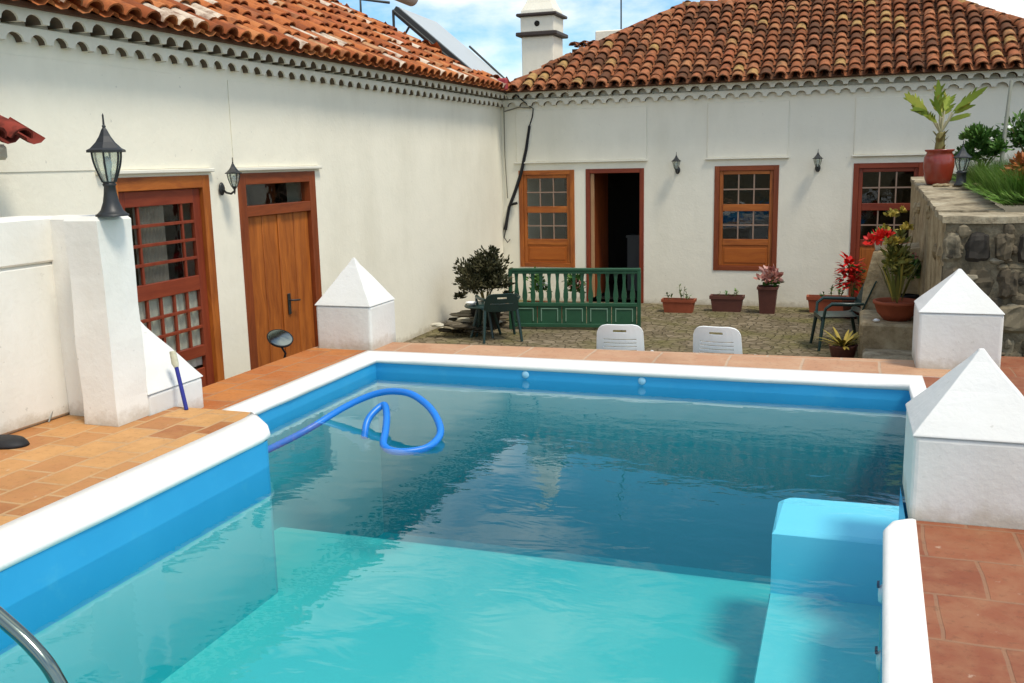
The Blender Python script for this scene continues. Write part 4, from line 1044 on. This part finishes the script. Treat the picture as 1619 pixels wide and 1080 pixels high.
# rubble heap
mb=MB()
for i in range(70):
    u=rnd.random(); x=-5.2+.55*rnd.random(); y=11.65+1.6*u; h=.22*(1-abs(x+4.95)/.5)*rnd.random()
    rock(mb,(x,y,G+.04+max(0,h)),(.10+.08*rnd.random(),.06+.05*rnd.random(),.05))
tag(mb.build('rubble_heap',m_attr('rubble',[(0,(.03,.028,.02)),(.5,(.12,.10,.07)),(.8,(.35,.31,.22)),(1,(.6,.56,.44))],.95,.05,bs=.5)),'heap of broken stones along the foot of the left wall','rubble',kind='stuff')

# ------------------------------------------------------------ stone terrace wall on the right
t=thing('stone_wall',(.82,9.2,G),'high old stone retaining wall on the right with a worn beige render top','wall')
to=Vector(t.location)
# core: front wing along x, side wing along y
mb=MB()
zf=.95-G; zb_=1.17-G
# side wing (x .82..1.35 , y 9.2..14.2) with sloping top
K=12
vs=[]
def topz(y): return (zf+(zb_-zf)*(y-9.2)/4.8)
for i in range(K+1):
    y=9.2+5.0*i/K; z=topz(y)-.03
    w0=.02*noise.noise(Vector((y*1.3,0,0)));
    vs+=[(w0,y-9.2,0),(w0,y-9.2,z),(.50,y-9.2,z),(.50,y-9.2,0)]
fs=[(4*i+j,4*i+j+1,4*i+5+j,4*i+4+j) for i in range(K) for j in range(3)]+[(0,3,2,1),(4*K,4*K+1,4*K+2,4*K+3)]
mb.add(vs,fs,0); mb.build('side_render',RENDER,t)
mb=MB(); mb.box(.001,5.0,-.006,.45,0,zf-.06); mb.build('front_core',MORTS,t)
# rough ledge on top with uneven edge
def rough_slab(poly,zfun,th,name,mat,jit=.02,sub=14):
    mb=MB(); pts=[]
    n_=len(poly)
    for i in range(n_):
        p,q=Vector(poly[i]),Vector(poly[(i+1)%n_])
        m_=max(2,int((q-p).length/.12))
        for k in range(m_):
            c=p.lerp(q,k/m_); d=(q-p).normalized(); nr=Vector((-d.y,d.x)); c=c+nr*jit*2.2*noise.noise(Vector((c.x*6,c.y*6,3))); pts.append(c)
    M_=len(pts); cen=sum(pts,Vector((0,0)))/M_
    top_=[(p.x,p.y,zfun(p.y)+.012*noise.noise(Vector((p.x*4,p.y*4,0)))) for p in pts]
    bot=[(p.x,p.y,z-th+.03*noise.noise(Vector((p.x*3,p.y*3,7)))) for p,(_,_,z) in zip(pts,top_)]
    mb.add(top_+bot,[(i,M_+i,M_+(i+1)%M_,(i+1)%M_) for i in range(M_)],.5); mb.add(top_,[tuple(range(M_))],.5)
    return mb.build(name,mat,t)
rough_slab([(-.03,.47),(.52,.47),(.52,5.0),(-.03,5.0)],lambda y:topz(y+9.2),.05,'side_ledge',LEDGE)
rough_slab([(-.03,-.03),(5.0,-.03),(5.0,.468),(-.03,.468)],lambda y:zf+y*.02-.002,.055,'front_ledge',LEDGE)
# stones of the front face
mb=MB()
z=0
while z<zf-.12:
    h=rnd.uniform(.15,.34); x=-.02
    if z+h>zf-.10: h=zf-.10-z
    while x<4.2:
        w_=rnd.uniform(.14,.46)*(1.0 if h>.15 else .8); g_=rnd.uniform(-.004,.010); K=6; sd=rnd.uniform(0,99); dep=rnd.uniform(.03,.085)
        vs=[]
        for j in range(K+1):
            for i in range(K+1):
                a,b_=i/K*2-1,j/K*2-1
                e=(1-abs(a)**7)*(1-abs(b_)**7)
                px=x+w_/2+(w_/2-g_)*a*(1-.10*b_*b_)+.03*noise.noise(Vector((sd,a*1.5,b_*1.5)))
                pz=z+h/2+(h/2-g_)*b_*(1-.12*a*a)+.03*noise.noise(Vector((a*1.5,sd,b_*1.5)))
                vs.append((px,.012-dep*e-.03*e*noise.noise(Vector((a*2,b_*2,sd))),pz))
        mb.add(vs,[(j*(K+1)+i,j*(K+1)+i+1,(j+1)*(K+1)+i+1,(j+1)*(K+1)+i) for j in range(K) for i in range(K)],rnd.random(),False)
        x+=w_
    z+=h
for i in range(260):
    rock(mb,(rnd.uniform(.03,3.2),-.012,rnd.uniform(.05,zf-.1)),(.03+.05*rnd.random(),.03,.025+.04*rnd.random()),1)
mb.build('stone_facing',STONE,t)
mb=MB()
for i in range(34):
    yy=rnd.uniform(.2,4.6); zz=rnd.uniform(.1,1.7); rock(mb,(-.005,yy,zz),(.035,.06+.08*rnd.random(),.05+.05*rnd.random()),1)
mb.build('side_stones',RENDER,t)

# low rough wall with steps beyond
t=thing('low_wall',(.5,12.0,G),'low worn beige wall with stepped ledges against the stone wall','wall')
mb=MB()
vs=[(-.33,0,0),(.33,0,0),(.33,0,1.22),(-.19,0,1.16),(-.28,0,.75),(-.30,.55,0),(.33,.55,0),(.33,.55,1.24),(-.14,.55,1.18),(-.24,.55,.75)]
mb.add(vs,[(0,1,2,3,4),(5,9,8,7,6),(3,2,7,8),(4,3,8,9),(0,4,9,5),(1,6,7,2)],.5); mb.build('upper_block',RENDER,t)
def lb(name,x0,x1,y0,y1,z1,mat,bev=.025):
    mb=MB(); mb.box(x0,x1,y0,y1,0,z1,bev=bev); mb.build(name,mat,t)
lb('middle_ledge',-.31,.33,-1.05,-.002,.49,RENDER); lb('lower_step',-.28,.33,-1.55,-1.052,.22,LEDGE)
# things on them
t=thing('flower_pot',(.40,12.25,G+1.17),'white pot of red flowers on top of the low beige wall','flower pot')
mb=MB(); mb.lathe([(0,0),(.06,0),(.085,.13),(.09,.14),(.075,.14)],n=16); mb.build('pot',PLASTW,t)
mb=MB(); cluster(mb,(.0,-.06,.06),.20,.15,.16,110,.08,.05,7); mb.build('flowers',FLRED,t)
mb=MB(); cluster(mb,(.0,0,.1),.16,.14,.14,60,.08,.035,5); mb.build('leaves',LEAFG,t)
t=thing('bowl_planter',(.56,11.28,G+.49),'wide terracotta bowl with a tall yellow flowering plant on the middle ledge','planter')
mb=MB(); mb.lathe([(0,.0),(.13,.0),(.20,.08),(.235,.18),(.25,.185),(.25,.215),(.22,.215),(.2,.17)],n=26); mb.lathe([(0,.17),(.21,.17)],n=20); mb.build('pot',TERRA,t)
ms=MB(); stems(ms,(0,0,.18),9,.75,.16,.008); ms.build('stem',STEM,t)
mb=MB(); cluster(mb,(-.02,0,.55),.16,.16,.40,420,.10,.032,14,.2)
for i in range(26): 
    a=rnd.uniform(0,2*PI); leaf(mb,(.05*math.cos(a),.05*math.sin(a),.2),(.25*math.cos(a),.25*math.sin(a),1),(0,0,1),rnd.uniform(.3,.55),.035,None,.15,4)
mb.build('leaves',leafm('olive_leaves',[(0,(.06,.09,.02)),(.5,(.17,.17,.035)),(1,(.36,.30,.06))]),t)
mb=MB()
for c,n_,s in (((-.06,-.08,.80),70,.13),((.05,-.05,.98),45,.10),((-.11,0,1.12),26,.07),((-.16,-.05,.98),16,.05),((.0,0,1.18),16,.06)): cluster(mb,c,s,s,s*.9,n_,.055,.04,4)
mb.build('flowers',LEAFY,t)
t=thing('bushy_plant',(.70,11.72,G+.49),'dark green bushy plant in a black pot squeezed behind the terracotta bowl','plant')
mb=MB(); mb.lathe([(0,0),(.09,0),(.12,.2),(.125,.22),(.1,.22)],n=16); mb.build('pot',BLACKP,t)
mb=MB(); cluster(mb,(0,0,.42),.16,.18,.28,420,.07,.03,10,.3); mb.build('leaves',LEAFG,t)
mb=MB(); cluster(mb,(0,-.05,.62),.14,.12,.14,16,.05,.04,4); mb.build('flowers',FLPINK,t)
mb=MB(); rock(mb,(0,0,.02),(.035,.03,.03)); tag(mb.build('pebble',PLASTW,None,(.35,11.05,G+.495)),'small white stone on the edge of the middle ledge','stone')
# agave-like yellow plant in front
t=thing('spiky_plant',(.02,11.1,G),'yellow spiky plant in a low pot just beyond the far rim','plant')
mb=MB(); mb.lathe([(0,0),(.10,0),(.15,.2),(.16,.22),(.13,.22)],n=18); mb.build('pot',TERRAD,t)
mb=MB()
for i in range(46):
    a=rnd.uniform(0,2*PI); e=rnd.uniform(.25,1.3); leaf(mb,(.02*math.cos(a),.02*math.sin(a),.2),(math.cos(a),math.sin(a),e),(0,0,1),rnd.uniform(.18,.30),.035,None,.25,4)
mb.build('leaves',LEAFY,t)

# ------------------------------------------------------------ things on the stone wall and garden behind it
t=thing('palm_pot',(1.02,12.75,1.12),'glazed red clay urn with a small yellow green palm standing on the stone wall','potted plant')
mb=MB(); mb.lathe([(0,.0),(.125,.0),(.15,.06),(.175,.22),(.168,.32),(.140,.375),(.165,.395),(.165,.41),(.13,.41),(.12,.36)],n=28); mb.lathe([(0,.37),(.13,.37)],n=20); mb.build('pot',GLAZE,t)
mb=MB(); mb.lathe([(.045,.36),(.060,.42),(.050,.50),(.055,.54),(.04,.60),(0,.62)],n=10,smooth=False)
for i in range(16):
    a=rnd.uniform(0,2*PI); leaf(mb,(.045*math.cos(a),.045*math.sin(a),.38+.2*rnd.random()),(math.cos(a)*.5,math.sin(a)*.5,1),(0,0,1),.09,.03)
mb.build('trunk',STEM,t)
mb=MB(); ms=MB()
rv=Vector((.944,.329,0)); fv=Vector((-.329,.944,0))
for (lx,fy,h1,tx,th,W) in ((-.16,.02,.86,-.40,1.02,.11),(-.04,-.03,.83,-.09,1.13,.10),(.05,.04,.86,.10,1.0,.09),(.12,.0,.84,.40,1.06,.10),(-.12,.10,.85,-.26,1.0,.09),(.10,-.08,.82,.22,.90,.08),(-.10,.02,.80,-.30,.88,.09),(.02,.05,.84,.02,.98,.08),(.08,.05,.74,.30,.80,.07),(-.07,-.05,.72,-.20,.80,.07),(.0,.06,.76,.12,.92,.07),(-.02,-.06,.78,-.16,.98,.07)):
    p0=Vector((0,0,.60)); p1=rv*lx+fv*fy+Vector((0,0,h1)); ms.tube([p0,p0.lerp(p1,.5)+rv*lx*.02,p1],[.014,.011,.009],6)
    tip=rv*tx+fv*fy*2+Vector((0,0,th)); leaf(mb,p1,tip-p1,fv,(tip-p1).length*1.3,W*.85,None,.22 if abs(tx)>.15 else .05,4)
    for q_ in (.35,.6,.85):
        for sg in (-1,1):
            pb=p1.lerp(tip,q_*.9); leaf(mb,pb,(tip-p1).normalized()*1.2+rv*sg*.7+Vector((0,0,-.15)),fv,.13,.030,None,.3,4)
ms.build('leaf_stalk',m_plain('pale_stalk',(.42,.38,.22)),t); mb.build('leaf',LEAFP,t)
mb=MB(); p1=rv*-.16+Vector((0,0,.86))
leaf(mb,p1,rv*-.30+Vector((0,0,.02)),(0,0,1),.30,.06,None,.10,4); leaf(mb,p1+rv*.3,rv*.5+Vector((0,0,.12)),(0,0,1),.1,.07); mb.build('dry_leaf',m_plain('dry_leaf',(.035,.022,.02)),t)
mb=MB()
for i in range(7): rock(mb,(1.0+.1*i+rnd.uniform(-.03,.03),12.35+rnd.uniform(-.1,.1),1.115),(.06,.05,.04))
tag(mb.build('loose_stones',RENDER),'loose stones lying on the wall top between pot and lantern','stones',kind='stuff')
# terrace soil body
mb=MB(); K=10; vs=[]; 
for j in range(K+1):
    for i in range(K+1):
        x=1.34+3.2*i/K; y=9.68+5.4*j/K; vs.append((x,y,1.02+.03*(y-9.7)+.05*noise.noise(Vector((x,y,0)))))
mb.add(vs,[(j*(K+1)+i,j*(K+1)+i+1,(j+1)*(K+1)+i+1,(j+1)*(K+1)+i) for j in range(K) for i in range(K)],0,True)
tag(mb.build('garden_soil',SOIL),kind='structure')
mb=MB()
for i in range(12000):
    x=1.38+2.2*rnd.random()**1.2; y=9.9+3.8*rnd.random(); z=1.02+.03*(y-9.7)
    leaf(mb,(x,y,z),(rnd.uniform(-.4,.4),rnd.uniform(-.4,.4),1),(1,0,0),rnd.uniform(.12,.38),.014,None,.25)
for i in range(1500):
    if i%2: x=1.33+rnd.uniform(-.02,.06); y=rnd.uniform(9.7,13.8)
    else: x=rnd.uniform(1.33,2.4); y=9.68+rnd.uniform(-.02,.08)
    leaf(mb,(x,y,1.0+.03*(y-9.7)),(rnd.uniform(-.9,.1),rnd.uniform(-.6,.3),1),(1,0,0),rnd.uniform(.08,.2),.014,None,.5)
tag(mb.build('grass',LEAFL),'long light green grass on the raised bed behind the stone wall','grass',kind='stuff')
def bush(loc,rx,ry,rz,n_,lab,mat,L=.07,W=.03,cl=18):
    t=thing('bush',loc,lab,'bush','bushes on the raised bed')
    ms=MB(); stems(ms,(0,0,0),8,rz*1.1,rx*.7,.012); ms.build('stem',STEM,t)
    mb=MB(); cluster(mb,(0,0,rz*.75),rx,ry,rz,n_,L,W,cl,.15); mb.build('crown',mat,t)
bush((1.52,13.3,1.12),.38,.38,.42,4200,'dark green bush right behind the stone wall lantern',LEAFG)
bush((2.14,13.4,1.12),.44,.45,.64,5600,'taller dark green bush at the right edge of the frame',LEAFG)
bush((1.72,11.0,1.06),.28,.28,.20,900,'low rust orange plant at the right edge on the raised bed',LEAFO,.08,.035,10)
mb=MB()
for (x,y,z) in ((1.55,12.6,1.62),(1.45,12.3,1.42),(1.75,12.7,1.75),(1.4,12.5,1.5)):
    for k in range(8): leaf(mb,(x,y,z),rdir(.5),(0,0,1),.05,.03)
tag(mb.build('wild_flowers',FLWH),'few small white wild flowers in the grass','flowers',kind='stuff')
mb=MB(); mb.tube([(1.72,13.0,1.1),(1.76,13.1,1.8),(1.80,13.2,2.32)],[.028,.022,.02],8); tag(mb.build('garden_pole',m_plain('grey_pole',(.26,.26,.20))),'thin grey leaning pole standing among the bushes','pole')

# ------------------------------------------------------------ small things round the pool
# floating hose
def spline(pts,n_=10):
    P_=[Vector(p) for p in pts]; out=[]
    for i in range(len(P_)-1):
        p0=P_[max(0,i-1)];p1=P_[i];p2=P_[i+1];p3=P_[min(len(P_)-1,i+2)]
        for k in range(n_):
            t_=k/n_; out.append(.5*((2*p1)+(-p0+p2)*t_+(2*p0-5*p1+4*p2-p3)*t_*t_+(-p0+3*p1-3*p2+p3)*t_**3))
    out.append(P_[-1]); return out
mb=MB()
path=[(-3.58,4.78,WL-.16),(-3.52,5.02,WL-.12),(-3.38,5.42,WL-.05),(-3.18,5.66,-.12),(-2.97,5.74,-.035),(-2.74,5.68,-.005),(-2.56,5.58,-.04),(-2.42,5.45,-.10),(-2.35,5.33,-.17),(-2.38,5.18,-.215),(-2.52,5.08,-.22),(-2.64,5.13,-.205),(-2.72,5.32,-.165),(-2.80,5.50,-.115),(-2.88,5.62,-.085),(-2.93,5.55,-.13),(-2.94,5.48,-.18),(-2.93,5.42,-.26)]
hp=spline(path,26); mb.tube(hp,[.0240 if i%2 else .0215 for i in range(len(hp))],12)
tag(mb.build('pool_hose',HOSE),'looped blue vacuum hose floating in the far left of the pool','hose')
# handrail
t=thing('pool_ladder',(-3.3,1.9,0),'polished steel ladder rail curving down into the water at the bottom left','pool ladder')
mb=MB(); pth=[(-3.30,1.9,0),(-3.30,1.9,.42),(-3.22,1.9,.60),(-3.0,1.9,.68),(-2.75,1.9,.60),(-2.5,1.9,.46),(-2.32,1.9,.345),(-2.20,1.9,.27),(-2.10,1.9,.20),(-2.03,1.9,.12),(-1.995,1.9,0.0),(-1.99,1.9,-.4),(-1.99,1.9,-.9)]
mb.tube([Vector(p)-Vector(t.location) for p in spline(pth,7)],.021,16); mb.build('rail',CHROME,t)
mb=MB(); mb.lathe([(.022,.03),(.035,.02),(.05,.006),(.05,0)],n=20); mb.build('flange',CHROME,t)
# leaning brush
t=thing('brush',(-3.90,4.90,0),'brush with pale bristles and a navy handle leaning on the short pyramid post','brush')
mb=MB(); mb.tube([(0.0,.0,.0),(-.085,.045,.26)],.013,10); mb.build('handle',BLUEH,t)
mb=MB(); mb.tube([(-.085,.045,.26),(-.098,.052,.285),(-.118,.062,.36)],[.014,.022,.020],10); mb.build('bristles',BRIST,t)
mb=MB(); mb.tube([(-4.545,4.43,0),(-4.56,4.50,.085)],.006,6); tag(mb.build('wire_stub',m_plain('grey_wire_b',(.25,.25,.22))),'short grey wire stub sticking up by the parapet foot','wire')
mb=MB(); mb.lathe([(.0,.045),(.05,.044),(.085,.034),(.10,.015),(.105,0),(0,0)],n=22,sx=1.5,sy=.9)
tag(mb.build('rubber_cap',BLACKP,None,(-4.42,3.98,0)),'flat black rubber cap lying on the tan tiles at the left edge','cap')
# motor scooter mirror beyond the deck
t=thing('scooter_mirror',(-4.62,7.05,G),'round chrome backed mirror on a black stalk in front of the plank door','mirror')
mb=MB(); mb.tube([(.0,.0,.30),(.02,.02,.55),(.05,.06,.70),(.01,.03,.80)],.010,8); mb.tube([(-.05,-.28,.30),(0,0,.32),(-.05,.28,.30)],.014,8); mb.tube([(0,0,.32),(.0,0,0)],.022,8); mb.build('stalk',BLACKP,t)
M2=Matrix.Translation((.03,.02,.835))@Vector((.34,-.30,.88)).to_track_quat('Z','Y').to_matrix().to_4x4()@Matrix.Scale(1.12,4)
mb=MB(); mb.lathe([(0,-.035),(.06,-.028),(.095,-.005),(.10,.010),(.092,.014)],n=24,sx=1,sy=1.15); mb.xf(M2); mb.build('shell',BLACKP,t)
mb=MB(); mb.lathe([(0,.016),(.085,.014),(.093,.012)],n=24,sx=1,sy=1.15); mb.xf(M2); mb.build('mirror_glass',m_plain('mirror_silver',(.26,.30,.28),.14,.6,1.0,var=.02,bs=0),t)

sc.cycles.max_bounces=10; sc.cycles.transparent_max_bounces=16
sc.cycles.use_denoising=True
